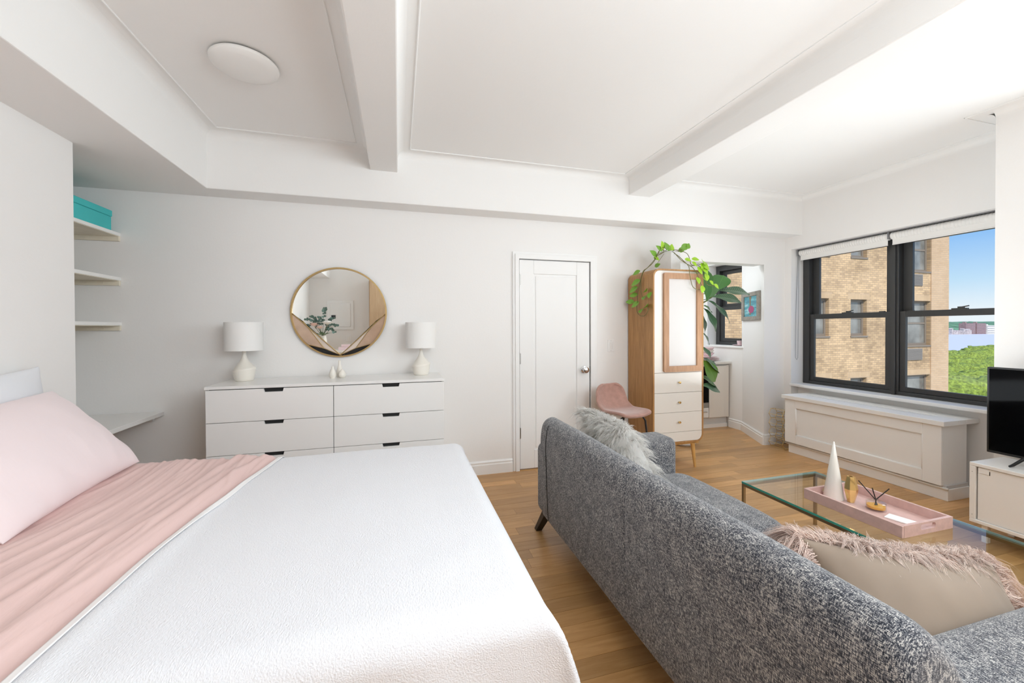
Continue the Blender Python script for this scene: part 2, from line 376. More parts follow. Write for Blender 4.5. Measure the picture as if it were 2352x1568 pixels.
# oak planks of the visible floor, one object per board (shared unit mesh)
pm = bpy.data.meshes.new('plank')
_b = .0006
pm.from_pydata([(-.5, -.5, -1), (.5, -.5, -1), (.5, .5, -1), (-.5, .5, -1), (-.5, -.5, 0), (.5, -.5, 0), (.5, .5, 0), (-.5, .5, 0)], [],
               [(0, 3, 2, 1), (4, 5, 6, 7), (0, 1, 5, 4), (1, 2, 6, 5), (2, 3, 7, 6), (3, 0, 4, 7)])
pm.materials.append(M['plank'])
PW = .094
y = .38; planks = []
rest = MB()
while y < 4.52:
    x = .25-random.random()*.5; xe = 4.42
    rest.box(-2.8, y, -.0138, x-.0014, y+PW-.0014, 0)
    while x < xe:
        L = random.choice((.75, .95, 1.15, 1.35))*random.uniform(.9, 1.1); x1 = min(x+L, xe)
        if x1-x > .03:
            o = bpy.data.objects.new('plank', pm); COL.objects.link(o); o.parent = floor
            o.location = ((x+x1)/2, y+PW/2, 0); o.scale = (x1-x-.0014, PW-.0014, .0138); planks.append(o)
        x = x1
    y += PW
yy = y
def rest_rows(y0, y1, x0, x1):
    y = y0
    while y < y1-.001:
        x = x0
        while x < x1-.01:
            e = min(x+random.uniform(.8, 1.4), x1); rest.box(x, y, -.0138, e-.0014, min(y+PW, y1)-.0014, 0); x = e
        y += PW
rest_rows(-1.7, .38, -2.8, 4.42); rest_rows(yy, 5.3, -2.8, 4.42)
rest.build('hidden_boards', M['plank'], floor, kind='stuff')

door_h = (1.112, 0, 1.872, 2.043); pass_h = (2.80, 0, 4.107, 2.105)
struct(holes_wall('x', -2.8, 4.107, 0, ZC, YB, YB+.15, [door_h, pass_h]).build('wall_back', 'wall'))
win_h = (1.76, .72, 3.612, 2.28); kwin_h = (4.22, 1.12, 4.93, 2.28)
struct(holes_wall('y', 1.75, 5.3, 0, ZC, XW, XW+.30, [win_h, kwin_h, (1.76, .02, 3.612, .70)]).build('wall_right', 'wall'))
struct(boxo('wall_right_niche', 'wall', (4.52, 1.70, 0, 4.72, 3.66, .715)))
struct(boxo('wall_right_pier', 'wall', (3.95, -1.7, 0, 4.72, 1.75, ZC)))
struct(MB().prism([(4.107, 3.70), (4.42, 3.70), (4.42, 4.32)], 'z', 0, ZC).build('wall_right_splay', 'wall'))
struct(boxo('wall_left', 'wall', (-2.1, -1.7, 0, -1.75, 2.84, ZC)))
struct(boxo('wall_left_niche', 'wall', (-2.9, 2.7, 0, -2.62, 3.8, ZC)))
struct(boxo('wall_left_return', 'wall', (-2.65, 2.70, 0, -2.08, 2.84, ZC)))
struct(boxo('wall_front', 'wall', (-2.8, -1.85, 0, 4.7, -1.65, ZC)))
struct(boxo('wall_kitchen_back', 'wall', (2.5, 5.10, 0, 4.5, 5.25, ZC)))
struct(boxo('wall_kitchen_left', 'wall', (2.60, 3.80, 0, 2.75, 5.15, ZC)))
# soffits and beams
struct(boxo('soffit_back', 'ceil', (-2.7, 3.487, ZS, XW+.01, YB+.02, ZC+.02), bevel=.006))
struct(boxo('soffit_left', 'ceil', (-2.7, -1.7, ZS, -1.36, 3.50, ZC+.02), bevel=.006))
struct(boxo('beam', 'ceil', (-.215, -1.7, 2.675, .003, 3.50, ZC+.02), bevel=.008))
struct(boxo('beam', 'ceil', (2.187, -1.7, 2.677, 2.432, 3.50, ZC+.02), bevel=.008))
# coved corners and picture-frame beads of each ceiling bay
def cove_run(mb, p0, p1, nrm, r=.045):
    """concave fillet between wall (normal nrm, horizontal) and ceiling along p0->p1"""
    n = Vector((*nrm, 0)); rows = []
    for k in range(7):
        a = k/6*PI/2; off = r-r*math.sin(a); dz = r-r*math.cos(a)
        rows.append([Vector(p)+n*off-Vector((0, 0, dz)) for p in (p0, p1)])
    mb.grid(rows)
    return mb
def bay(n, x0, x1, y0, y1, off=.095):
    cv = MB(); z = ZC
    cove_run(cv, (x0, y0, z), (x0, y1, z), (1, 0)); cove_run(cv, (x1, y0, z), (x1, y1, z), (-1, 0))
    cove_run(cv, (x0, y1, z), (x1, y1, z), (0, -1))
    struct(cv.build('trim_%d' % n, 'ceil', smooth=True))
    bd = MB(); a, b, c, d = x0+off, x1-off, y0, y1-off; w, h = .008, .007
    for q in ((a, c, a+w, d), (b-w, c, b, d), (a, d-w, b, d)): bd.box(q[0], q[1], z-h, q[2], q[3], z+.01)
    struct(bd.build('trim_%d' % (n+1), 'trim', bevel=.003, seg=2))
bay(1, -1.36, -.215, -1.65, 3.487); bay(3, .003, 2.187, -1.65, 3.487)
cv = MB(); cove_run(cv, (2.432, -1.65, ZC), (2.432, 3.487, ZC), (1, 0)); cove_run(cv, (XW, 1.75, ZC), (XW, 3.487, ZC), (-1, 0)); cove_run(cv, (2.432, 3.487, ZC), (XW, 3.487, ZC), (0, -1))
cove_run(cv, (3.95, -1.65, ZC), (3.95, 1.75, ZC), (-1, 0)); cove_run(cv, (3.95, 1.75, ZC), (XW, 1.75, ZC), (0, 1)); struct(cv.build('trim_5', 'ceil', smooth=True))
bd = MB(); z = ZC
for q in ((2.527, -1.65, 2.535, 3.392), (2.527, 3.384, 4.315, 3.392), (4.307, 1.86, 4.315, 3.392), (3.84, 1.852, 4.315, 1.86), (3.84, -1.65, 3.848, 1.86)): bd.box(q[0], q[1], z-.007, q[2], q[3], z+.01)
struct(bd.build('trim_6', 'trim', bevel=.003))
# baseboards (board + moulded cap)
def base_profile(t=.018): return [(0, 0), (t, 0), (t, .088), (t*.62, .092), (t*.62, .104), (t*.85, .110), (t*.3, .124), (0, .124)]
def baseboard(name, p0, p1, n, m='trim'):
    d = Vector(p1)-Vector(p0); n = Vector(n).normalized(); pr = base_profile(); mb = MB()
    P = [[Vector((p0[0], p0[1], 0))+Vector((n.x, n.y, 0))*a+Vector((0, 0, b))+Vector((d.x, d.y, 0))*t for t in (0, 1)] for a, b in pr]
    mb.grid(P, closed_u=True)
    k = len(pr); mb.f += [tuple(2*i for i in range(k)), tuple(2*i+1 for i in range(k-1, -1, -1))]
    return struct(mb.build(name, m))
baseboard('baseboard_back', (-2.6, YB), (1.05, YB), (0, -1)); baseboard('baseboard_back_right', (1.945, YB), (2.80, YB), (0, -1))
baseboard('baseboard_corner', (4.102, YB), (4.41, YB), (0, -1))
baseboard('baseboard_splay', (4.098, 3.688), (4.415, 4.316), (-.893, .451)); baseboard('baseboard_kitchen', (XW, 4.30), (XW, 4.52), (-1, 0))
baseboard('baseboard_left', (-1.75, -1.65), (-1.75, 2.84), (1, 0))

# door, casing, hardware
cs = MB()
for (t, y0) in ((.000, .0), (.022, .012)):
    a, b, zt = 1.054+t, 1.943-t, 2.109-t; w0 = 1.115
    cs.prism([(a, 0), (w0, 0), (w0, 2.040), (1.868, 2.040), (1.868, 0), (b, 0), (b, zt), (a, zt)], 'y', YB-.018-y0, YB+.01)
struct(cs.build('trim_7', 'trim', bevel=.003))
jm = MB().box(1.108, YB-.005, 0, 1.118, YB+.14, 2.038).box(1.866, YB-.005, 0, 1.876, YB+.14, 2.038).box(1.108, YB-.005, 2.038, 1.876, YB+.14, 2.048)
struct(jm.build('trim_8', 'trim'))
struct(boxo('trim_9', M['legwood'], (1.118, 3.69, -.01, 1.866, 3.84, .002)))  # warm wood threshold, its colour stands in for the glow under the door
door = boxo('door_1', 'trim', (1.1215, YB+.002, .012, 1.8625, YB+.042, 2.034)); struct(door)
# recessed panel: stiles and rails proud of the field
st = MB()
px0, px1, pz0, pz1 = 1.268, 1.722, .19, 1.90
st.box(1.1215, YB-.010, .012, px0, YB+.0019, 2.034).box(px1, YB-.010, .012, 1.8625, YB+.003, 2.034).box(px0, YB-.010, pz1, px1, YB+.003, 2.034).box(px0, YB-.010, .012, px1, YB+.003, pz0)
st.build('door_frame', 'trim', door, bevel=.004)
bdd = MB(); a = .02
bdd.box(px0+a, YB-.005, pz0+a, px1-a, YB+.003, pz1-a).build('door_panel', 'trim', door, bevel=.004)
for z in (1.84, 1.08, .36):
    hb = MB().tube([(1.1195, YB-.012, z-.055), (1.1195, YB-.012, z+.055)], .0065, 10).box(1.112, YB-.012, z-.05, 1.132, YB-.0095, z+.05)
    hb.build('hinge', 'steel', door)
kb = MB(); C = (1.797, YB-.012, .955)
prof = [(.001, 0), (.033, 0), (.033, .006), (.014, .010), (.012, .028), (.024, .034), (.031, .046), (.030, .058), (.018, .066), (.001, .067)]
kb.lathe(prof, (0, 0, 0), 28); kb.xform(Matrix.Translation(C) @ Matrix.Rotation(PI/2, 4, 'X')).build('door_knob', 'chrome', door, smooth=.7)
boxo('latch_plate', 'steel', (1.8625, YB-.010, .925, 1.874, YB+.006, .99), door)

# ------------------------------------------------------------------ big window with two double-hung sashes
win = struct(thing('window_1', 'black double window', 'window')); del win['category']; del win['label']
fx0, fx1 = 4.585, 4.69
fr = MB()
zb, zt = .722, 2.278
frame_yz(fr, fx0, fx1, 1.762, 3.608, zb, zt, .068, .072, .06, .035)
fr.box(fx0, 2.670, zb+.035, fx1, 2.742, zt-.06).build('window_frame', 'frame_black', win, bevel=.004)
MB().box(fx0-.015, 2.690, zb, fx0-.0002, 2.722, zt).build('mullion', 'frame_black', win, bevel=.003)
for (ya, yb) in ((2.742, 3.536), (1.83, 2.670)):
    up = MB(); ux0, ux1 = 4.645, 4.675; s = .072; z0, z1 = 1.47, zt-.05
    frame_yz(up, ux0, ux1, ya+.001, yb-.001, z0, z1, s*.85, s, .06, .045)
    u = up.build('upper_sash', 'frame_black', win, bevel=.003)
    boxo('pane', 'pane', (4.658, ya+.05, 1.50, 4.662, yb-.05, z1-.04), u)
    lo = MB(); lx0, lx1 = 4.600, 4.632; s = .045; z0, z1 = .75, 1.522
    frame_yz(lo, lx0, lx1, ya+.001, yb-.001, z0+.008, z1, s, s, .055, .045)
    w = lo.build('lower_sash', 'frame_black', win, bevel=.003)
    boxo('pane', 'pane', (4.614, ya+.035, .78, 4.618, yb-.035, z1-.04), w)
    ym = (ya+yb)/2
    lk = MB().box(4.60, ym-.05, 1.52, 4.628, ym+.05, 1.532).box(4.604, ym-.028, 1.53, 4.622, ym+.012, 1.545).tube([(4.612, ym-.01, 1.54), (4.605, ym-.06, 1.549)], .005, 8)
    lk.build('sash_lock', 'frame_black', win)
    MB().box(4.602, ya+.06, 1.521, 4.63, ya+.10, 1.530).box(4.602, yb-.10, 1.521, 4.63, yb-.06, 1.530).build('sash_stop', 'frame_black', win)
# kitchen window
kw = struct(thing('window_2', '', '')); del kw['category']; del kw['label']
kf = MB(); kx0, kx1 = 4.56, 4.66
frame_yz(kf, kx0, kx1, 4.222, 4.925, 1.125, 2.278, .058, .065, .078, .045)
kf.build('window_frame', 'frame_black', kw, bevel=.004)
for (z0, z1, xa) in ((1.15, 1.70, 4.58), (1.65, 2.22, 4.62)):
    k = frame_yz(MB(), xa, xa+.03, 4.281, 4.859, z0+.021, z1-.021, .04, .055, .05, .05).build('sash', 'frame_black', kw, bevel=.003)
    boxo('pane', 'pane', (xa+.012, 4.30, z0+.03, xa+.016, 4.84, z1-.03), k)
struct(boxo('sill_kitchen', 'trim', (XW-.02, 4.26, 1.095, 4.60, 4.95, 1.124), bevel=.006))
struct(boxo('sill', 'trim', (XW-.012, 1.755, .690, 4.62, 3.63, .722), bevel=.008))

# roller blinds
def blind(y0, y1, label, group):
    t = thing('roller_blind', label, 'blind', (4.53, (y0+y1)/2, 2.24), group)
    cx, cz, R = 4.515, 2.236, .036
    n = 28; L = int((y1-y0)/.0225); rows = []
    for i in range(L*6+1):
        yy = y0+(y1-y0)*i/(L*6); rr = R-.0042*abs(math.cos(i/6*PI))**5
        rows.append([(cx+rr*math.cos(2*PI*k/n), yy, cz+rr*math.sin(2*PI*k/n)) for k in range(n+1)])
    MB().grid(rows).build('roll', 'blind', t, smooth=True)
    MB().box(cx-.012, y0+.012, 2.152, cx-.008, y1-.012, cz-.02).build('hanging_fabric', 'blind', t)
    MB().tube([(cx-.010, y0+.012, 2.154), (cx-.010, y1-.012, 2.154)], .006, 8).build('bottom_bar', 'blind', t)
    MB().box(4.475, y0-.004, 2.272, 4.58, y1+.004, 2.284).build('head_rail', 'rail', t)
    for yy in (y0-.006, y1+.002): MB().box(cx-.042, yy, 2.205, cx+.042, yy+.004, 2.28).build('bracket', 'rail', t)
blind(2.70, 3.585, 'white roller blind rolled up over the window half nearer the wardrobe', 'roller blinds rolled up over the window')
blind(1.775, 2.685, 'white roller blind rolled up over the window half with blue sky', 'roller blinds rolled up over the window')
ch = MB().tube([(4.50, 3.592, 2.23), (4.498, 3.594, 1.5), (4.495, 3.596, 1.02), (4.478, 3.597, .995), (4.460, 3.598, 1.02), (4.462, 3.598, 1.5), (4.49, 3.594, 2.23)], .0022, 6)
tag(ch.build('blind_cord', 'rail', smooth=True), 'thin loop of pull cord hanging at the far side of the window', 'cord')

# ------------------------------------------------------------------ left niche: shelves, box, desk
for z, lb in ((2.083, 'white wall shelf carrying the teal box, topmost of the three'), (1.752, 'white wall shelf in the middle of the three, empty'), (1.416, 'white wall shelf nearest the bed of the three, empty')):
    t = thing('wall_shelf', lb, 'shelf', (-2.3, 3.45, z), 'white shelves in the corner niche')
    boxo('board', 'white_matt', (-2.615, 3.08, z-.012, -2.0, YB-.001, z+.012), t, bevel=.002)
    boxo('cleat', 'shelf_raw', (-2.615, YB-.022, z-.050, -2.003, YB-.001, z-.012), t)
    boxo('underside', 'shelf_raw', (-2.61, 3.085, z-.016, -2.004, YB-.023, z-.0125), t)
    for x in (-2.1, -2.2, -2.35): MB().lathe([(.001, 0), (.006, 0), (.006, .002), (.001, .002)], n=10).xform(Matrix.Translation((x, YB-.022, z-.032)) @ Matrix.Rotation(PI/2, 4, 'X')).build('screw', 'shelf_raw', t)
t = thing('storage_box', 'teal cardboard box with a lid on the top wall shelf', 'box', (-2.2, 3.43, 2.096))
boxo('box_base', 'teal', (-2.34, 3.22, 2.096, -2.008, 3.612, 2.195), t, bevel=.002); boxo('lid', 'teal', (-2.345, 3.215, 2.196, -2.004, 3.617, 2.240), t, bevel=.003)
t = thing('niche_desk', 'white desk board built into the niche beside the pink pillow', 'desk', (-2.2, 3.3, .73))
boxo('desk_top', 'white_lacquer', (-2.615, 2.85, .712, -1.742, YB-.002, .742), t, bevel=.002)
boxo('wall_cleat', 'white_matt', (-2.615, YB-.03, .675, -1.80, YB-.002, .712), t)

# ------------------------------------------------------------------ dresser and what stands on it
t = thing('dresser', 'long white chest of drawers with black cut-out grips under the round mirror', 'dresser', (-.464, 3.44, 0))
DX0, DX1, DY0 = -1.274, .346, 3.2
ca = MB().box(DX0, DY0+.022, 0, DX0+.016, 3.68, .956).box(DX1-.016, DY0+.022, 0, DX1, 3.68, .956).box(DX0, DY0+.03, .04, DX1, 3.68, .055).box(DX0+.016, 3.66, .05, DX1-.016, 3.68, .95)
ca.box(DX0+.016, DY0+.05, .0, DX1-.016, DY0+.066, .046); ca.box(-.472, DY0+.05, .05, -.456, 3.67, .95)
ca.build('carcass', 'white_lacquer', t, bevel=.0015)
MB().box(DX0+.016, DY0+.026, .052, DX1-.016, DY0+.034, .955).build('shadow_gap', 'recess', t)
boxo('top', 'white_lacquer', (DX0-.004, DY0-.002, .957, DX1+.004, 3.682, .977), t, bevel=.002)
for c, (xa, xb, nc) in enumerate(((DX0+.003, -.4655, -.856), (-.4615, DX1-.003, -.058))):
    for rr in range(4):
        z1 = .952-rr*.228; z0 = z1-.2245
        a, b = nc-.064, nc+.064
        poly = [(xa, z0), (xb, z0), (xb, z1), (b, z1), (b-.006, z1-.024), (a+.006, z1-.024), (a, z1), (xa, z1)]
        d = MB().prism(poly, 'y', DY0, DY0+.018).build('drawer', 'white_lacquer', t, bevel=.0012)
        MB().box(a-.01, DY0+.0185, z1-.045, b+.01, DY0+.03, z1+.003).build('grip_recess', 'recess', d, label='black cut-out grip')
def table_lamp(x, yy, lb, flip):
    t = thing('table_lamp', lb, 'lamp', (x, yy, .977), 'pair of white lamps on the dresser')
    def tilt(p, r, z, a):
        k = max(0, 1-abs(z-.085)/.06)
        return (p[0], p[1], p[2]+k*.16*(p[0]-x))
    pr = [(.001, 0), (.058, 0), (.062, .004), (.066, .02), (.076, .075), (.078, .085), (.074, .094), (.055, .118), (.034, .145), (.02, .172), (.013, .20), (.011, .235), (.001, .236)]
    MB().lathe(pr, (x, yy, .977), 40, fn=tilt).build('lamp_base', 'ceramic', t, smooth=.9)
    z0, z1, R = .977+.232, .977+.232+.217, .129
    MB().lathe([(R, z0), (R, z1), (R-.004, z1), (R-.004, z0), (R, z0)], (x, yy, 0), 48, cap=False).build('lamp_shade', 'shade', t, smooth=.6)
    sp = MB().tube([(x, yy, .977+.235), (x, yy, z1-.03)], .006, 8)
    for k in range(3): sp.tube([(x, yy, z1-.02), (x+(R-.003)*math.cos(k*2.09), yy+(R-.003)*math.sin(k*2.09), z1-.008)], .002, 6)
    sp.build('shade_fitter', 'brass', t)
table_lamp(-1.145, 3.535, 'white ceramic lamp with drum shade on the dresser end nearer the shelves', 0)
table_lamp(.187, 3.535, 'white ceramic lamp with drum shade on the dresser end nearer the door', 1)
def bud(x, yy, pr, lb, name='bud_vase'):
    return tag(MB().lathe(pr, (x, yy, .977), 28).build(name, 'ceramic', smooth=.9), lb, 'vase', 'trio of small cream vases')
bud(-.470, 3.58, [(.001, 0), (.020, 0), (.026, .02), (.027, .045), (.018, .075), (.011, .10), (.010, .125), (.012, .135), (.008, .134), (.001, .12)], 'tallest of three cream bud vases on the dresser, with a slender neck')
bud(-.512, 3.50, [(.001, 0), (.018, 0), (.026, .015), (.027, .035), (.018, .06), (.010, .08), (.010, .095), (.007, .094), (.001, .08)], 'middle-sized cream bud vase, pear shaped, of the dresser trio')
bud(-.440, 3.505, [(.001, 0), (.017, 0), (.027, .012), (.029, .03), (.022, .048), (.011, .062), (.010, .068), (.007, .067), (.001, .06)], 'shortest, roundest of the three cream bud vases on the dresser')
# round mirror
MC, MR, MY = (-.477, 1.514), .381, YB
t = thing('wall_mirror', 'round gold-rimmed mirror with pink and black geometric corners above the dresser', 'mirror', (MC[0], MY, MC[1]))
def mp_(u, v): return (MC[0]+u*(MR-.012), MC[1]-v*(MR-.012))
n = 96
pts = [(MC[0]+(MR-.008)*math.cos(2*PI*k/n), MY-.014, MC[1]+(MR-.008)*math.sin(2*PI*k/n)) for k in range(n)]
rim = MB()
rows = []
for k in range(n):
    a = 2*PI*k/n
    rows.append([(MC[0]+r*math.cos(a), yy, MC[1]+r*math.sin(a)) for r, yy in ((MR-.013, MY-.001), (MR-.013, MY-.026), (MR, MY-.026), (MR, MY-.001), (MR-.013, MY-.001))])
rim.grid(rows, closed_u=True); rim.build('rim', 'brass', t, smooth=.6)
def arc(a0, a1, k=18): return [(math.cos(a0+(a1-a0)*i/k), -math.sin(a0+(a1-a0)*i/k)) for i in range(k+1)]
A, Bq, Cq, E_ = (-1, 0.03), (-.78, .2), (-.335, .83), (0, .985)
aD = math.atan2(-.735, -.678)      # on rim
def ang(p): return math.atan2(-p[1], p[0])
def flat(name, poly, m, y0, th=.004): 
    q = [mp_(u, v) for u, v in poly]
    area = sum(q[i][0]*q[(i+1) % len(q)][1]-q[(i+1) % len(q)][0]*q[i][1] for i in range(len(q)))
    if area < 0: q = q[::-1]
    MB().prism(q, 'y', y0-th, y0).build(name, m, t)
th = [ang((math.cos(a), 0)) for a in (0,)]
full = [(math.cos(PI+.03-(PI+.06)*i/60), -math.sin(PI+.03-(PI+.06)*i/60)) for i in range(61)]   # upper arc from left to right
flat('mirror_glass', [(c, s_) for c, s_ in full]+[E_], 'mirror', MY-.008)
D_ = (-.678, .735)
def lower_arc(p, q, k=14):
    a0 = math.atan2(p[1], p[0]); a1 = math.atan2(q[1], q[0])
    return [(math.cos(a0+(a1-a0)*i/k), math.sin(a0+(a1-a0)*i/k)) for i in range(k+1)]
for sx in (1, -1):
    fl = lambda P: [(sx*u, v) for u, v in P]
    a0 = math.atan2(.03, -1); 
    flat('pink_segment', fl([A, Bq, Cq, D_]+lower_arc(D_, (-1, .03))[1:]), 'mirror_pink', MY-.006, .006)
    flat('blush_segment', fl([Bq, E_, Cq]), 'mirror_light', MY-.006, .006)
    flat('black_segment', fl([D_, Cq, E_]+lower_arc((0, 1), D_)[1:-1]), 'mirror_black', MY-.006, .006)
    for (p, q) in ((A, E_), (Bq, Cq), (D_, Cq), (Cq, E_)):
        a, b = mp_(sx*p[0], p[1]), mp_(sx*q[0], q[1])
        MB().tube([(a[0], MY-.014, a[1]), (b[0], MY-.014, b[1])], .0045 if p == A else .003, 6).build('gold_line', 'brass', t)
# ceiling light
t = thing('ceiling_light', 'flush round white ceiling light in the bay over the bed', 'light', (-.80, 2.525, ZC))
MB().lathe([(.001, 0), (.14, 0), (.15, -.012), (.15, -.03), (.001, -.03)], (-.80, 2.525, ZC), 48).build('light_base', 'brass', t, smooth=.6)
MB().lathe([(.16, -.012), (.165, -.018), (.16, -.032), (.13, -.044), (.08, -.052), (.001, -.056)], (-.80, 2.525, ZC), 48).build('glass_shade', 'white_matt', t, smooth=True)
# light switch
t = thing('light_switch', 'white rocker light switch on the wall beside the door', 'switch', (2.108, YB, 1.19))
boxo('wall_plate', 'trim', (2.070, YB-.006, 1.128, 2.146, YB, 1.252), t, bevel=.003); boxo('rocker', 'white_lacquer', (2.092, YB-.011, 1.157, 2.125, YB-.005, 1.223), t, bevel=.002)
for z in (1.14, 1.24): MB().lathe([(.001, 0), (.003, 0), (.002, .001), (.001, .001)], n=8).xform(Matrix.Translation((2.108, YB-.006, z)) @ Matrix.Rotation(PI/2, 4, 'X')).build('screw', 'steel', t)
# ------------------------------------------------------------------ bed and bedding
t = thing('bed', 'low white double bed under the pink and white bedding', 'bed', (-.7, 1.7, 0))
boxo('bed_base', 'white_matt', (-1.74, 1.03, .10, .29, 2.45, .34), t, bevel=.01)
boxo('mattress', 'greycotton', (-1.74, 1.01, .34, .31, 2.46, .63), t, bevel=.06, seg=5)
for x in (-1.6, .22):
    for yy in (1.12, 2.38): MB().lathe([(.03, 0), (.035, .10)], (x, yy, 0), 16).build('leg', 'black', t)
BX1, BY0, BY1, BT, BR = .325, 1.02, 2.445, .662, .075
def over(s, e, r, sgn=1):
    """flat coordinate s past edge e -> (pos, drop)"""
    a = s-e
    if a <= 0: return s, 0
    if a < r*PI/2: return e+r*math.sin(a/r), r*(1-math.cos(a/r))
    h = a-r*PI/2
    return e+r+.05*h, r+h*.995
def drape_point(s, q, bumpf):
    x, dx = over(s, BX1-.02, BR)
    if q > BY1: yq, dy = over(q, BY1, BR)
    elif q < BY0: yq, dy = over(-q, -BY0, BR); yq = -yq
    else: yq, dy = q, 0
    top = BT
    k = min(dx, dy); mx = (dx**3+dy**3)**(1/3)
    x += .30*k; yq += (-1 if q < 1.7 else 1)*.30*k
    hang = max(dx, dy)
    if dy > .05:
        amp = .018*min(1, (dy-.05)/.3)
        yq += (-1 if q < 1.7 else 1)*amp*math.sin(s*15+1.3*noise.noise(Vector((s*3, 0, 0))))
    if dx > .05:
        x += .014*min(1, (dx-.05)/.3)*math.sin(q*14+.8)
    z = top-mx+bumpf(s, q)*(1 if hang < .03 else .3)
    return (x, yq, max(z, .05))
def blanket_bump(s, q):
    return .006*noise.noise(Vector((s*2.2, q*2.2, 1)))+.002*noise.noise(Vector((s*7, q*7, 4)))+.010*math.exp(-((s+.71)/.03)**2)
ss = np.concatenate([np.linspace(-.742, -.60, 14), np.linspace(-.58, .30, 50), np.linspace(.31, .82, 44)])
qs = np.concatenate([np.linspace(.52, 1.0, 46), np.linspace(1.015, 2.38, 84), np.linspace(2.39, 2.88, 40)])
def edge_wave(q): return .125*max(0, min(1.2, (q-1.45)/1.1))**1.4+.007*math.sin(q*4.1)+.003*math.sin(q*11)
P = [[drape_point(s+edge_wave(q)*max(0, 1-(s+.742)/.4), q, blanket_bump) for q in qs] for s in ss]
b = MB().grid(P).build('blanket', 'blanket', smooth=True, solid=.014)
tag(b, 'white fleece blanket spread over the foot of the bed and hanging over its edges', 'blanket')
hem = MB().grid([[drape_point(s+edge_wave(q), q, lambda a, c: .0125+blanket_bump(a, c)) for q in qs] for s in (-.7455, -.742, -.735, -.727, -.724)])
hm = hem.build('hem', 'hem', b, smooth=True, solid=.003)
def rid(v, w=1): return (1-abs(v))**w
def sheet_bump(s, q):
    # folds gathered along the bed's width, wandering and fading in and out
    u = s+.10*noise.noise(Vector((q*.9, s*1.2, 3)))+.16*noise.noise(Vector((q*.4, s*.6, 9)))-.10*(q-1.7)
    a = noise.noise(Vector((u*5.5, q*.8, 0)))
    c = noise.noise(Vector((u*12, q*1.3, 5)))
    d = noise.noise(Vector((u*27, q*2.6, 8)))
    f = noise.noise(Vector((s*9+4, q*7, 2)))
    k = .5+.5*noise.noise(Vector((s*3, q*2, 20)))
    w = .55+.6*min(1, max(0, (s+1.4)/.5))
    h = w*(.020*a+.020*k*rid(c*1.7)**4+.005*rid(d*1.5)**3*(1-k)+.0025*f)-.003
    ed = -.742+edge_wave(q)
    for (o, hgt, wd, ph) in ((.085, .024, .020, 0), (.135, .016, .024, 2), (.20, .020, .026, 4), (.30, .013, .03, 7)):
        mid = ed-o+.022*noise.noise(Vector((q*1.3, ph, 0)))+.03*noise.noise(Vector((q*.5, ph, 3)))
        h += hgt*(.55+.45*noise.noise(Vector((q*1.1, ph, 6))))*math.exp(-((s-mid)/wd)**2)
    t_ = min(1, max(0, (s-(ed-.055))/.05))
    return h*(1-t_)-.022*t_
def sheet_point(s, q):
    x, yq = s, q; dy = 0
    if q > BY1+.02: yq, dy = over(q, BY1+.02, BR)
    elif q < BY0-.02: yq, dy = over(-q, -BY0+.02, BR); yq = -yq
    base = BT+.004+.022*min(1, max(0, (-.78+edge_wave(q)-s)/.45))
    return (x, yq, max(.05, base-dy+sheet_bump(s, q)))
ss = np.linspace(-1.735, -.58, 210); qs = np.linspace(.55, 2.85, 190)
sh = MB().grid([[sheet_point(s, q) for q in qs] for s in ss]).build('bed_sheet', 'pinksheet', smooth=True, solid=.006)
tag(sh, 'crumpled pink top sheet between the pillows and the white blanket', 'sheet')

def cushion(w, h, t, nu=40, nv=36, pinch=.06, seed=0, wr=.006, p=2.6, e=.5):
    """pillow in local xy-plane, thickness z; returns front/back closed surface MB"""
    rows = []
    us = np.sin(np.linspace(-1, 1, nu)*PI/2); vs = np.sin(np.linspace(-1, 1, nv)*PI/2)
    def pt(u, v, sg):
        ed = max(0, (1-abs(u)**p))**e*max(0, (1-abs(v)**p))**e
        x = w/2*u*(1-pinch*(1-v*v)); yv = h/2*v*(1-pinch*(1-u*u))
        z = sg*t/2*ed
        n_ = noise.noise(Vector((x*9+seed, yv*9, sg*2)))+.6*noise.noise(Vector((x*22+seed, yv*8, sg*3)))
        rim = 1-ed
        z += sg*wr*n_*(.35+rim)*(ed > .02)
        return (x, yv, z)
    mb = MB()
    mb.grid([[pt(u, v, 1) for v in vs] for u in us])
    mb.grid([[pt(u, v, -1) for v in vs] for u in us[::-1]])
    # weld rim
    key = {}; nv_ = []; mp = []
    for q in mb.v:
        k = tuple(round(c, 4) for c in q)
        if k not in key: key[k] = len(nv_); nv_.append(q)
        mp.append(key[k])
    mb.v = nv_; mb.f = [f for f in (tuple(dict.fromkeys(mp[i] for i in q)) for q in mb.f) if len(f) > 2]
    return mb
def frame_mtx(c, xa, ya):
    xa = Vector(xa).normalized(); ya = Vector(ya); ya = (ya-xa*ya.dot(xa)).normalized(); za = xa.cross(ya)
    return Matrix(((xa.x, ya.x, za.x, c[0]), (xa.y, ya.y, za.y, c[1]), (xa.z, ya.z, za.z, c[2]), (0, 0, 0, 1)))
# grey-white pillow upright against the wall, pink pillow leaning on it
pl = cushion(.72, .46, .15, seed=3, wr=.006).xform(frame_mtx((-1.670, 2.165, .947), (0, 1, .05), (-.10, -.04, 1)))
tag(pl.build('pillow', 'greycotton', smooth=True), 'pale grey pillow standing upright against the left wall behind the pink one', 'pillow')
pl = cushion(.80, .50, .20, 50, 44, seed=11, wr=.009, pinch=.05).xform(frame_mtx((-1.408, 2.055, .883), (-.06, 1, .02), (-.66, .0, .75)))
tag(pl.build('pillow', 'pinkcotton', smooth=True), 'plump pale pink pillow leaning back at the head of the bed', 'pillow')

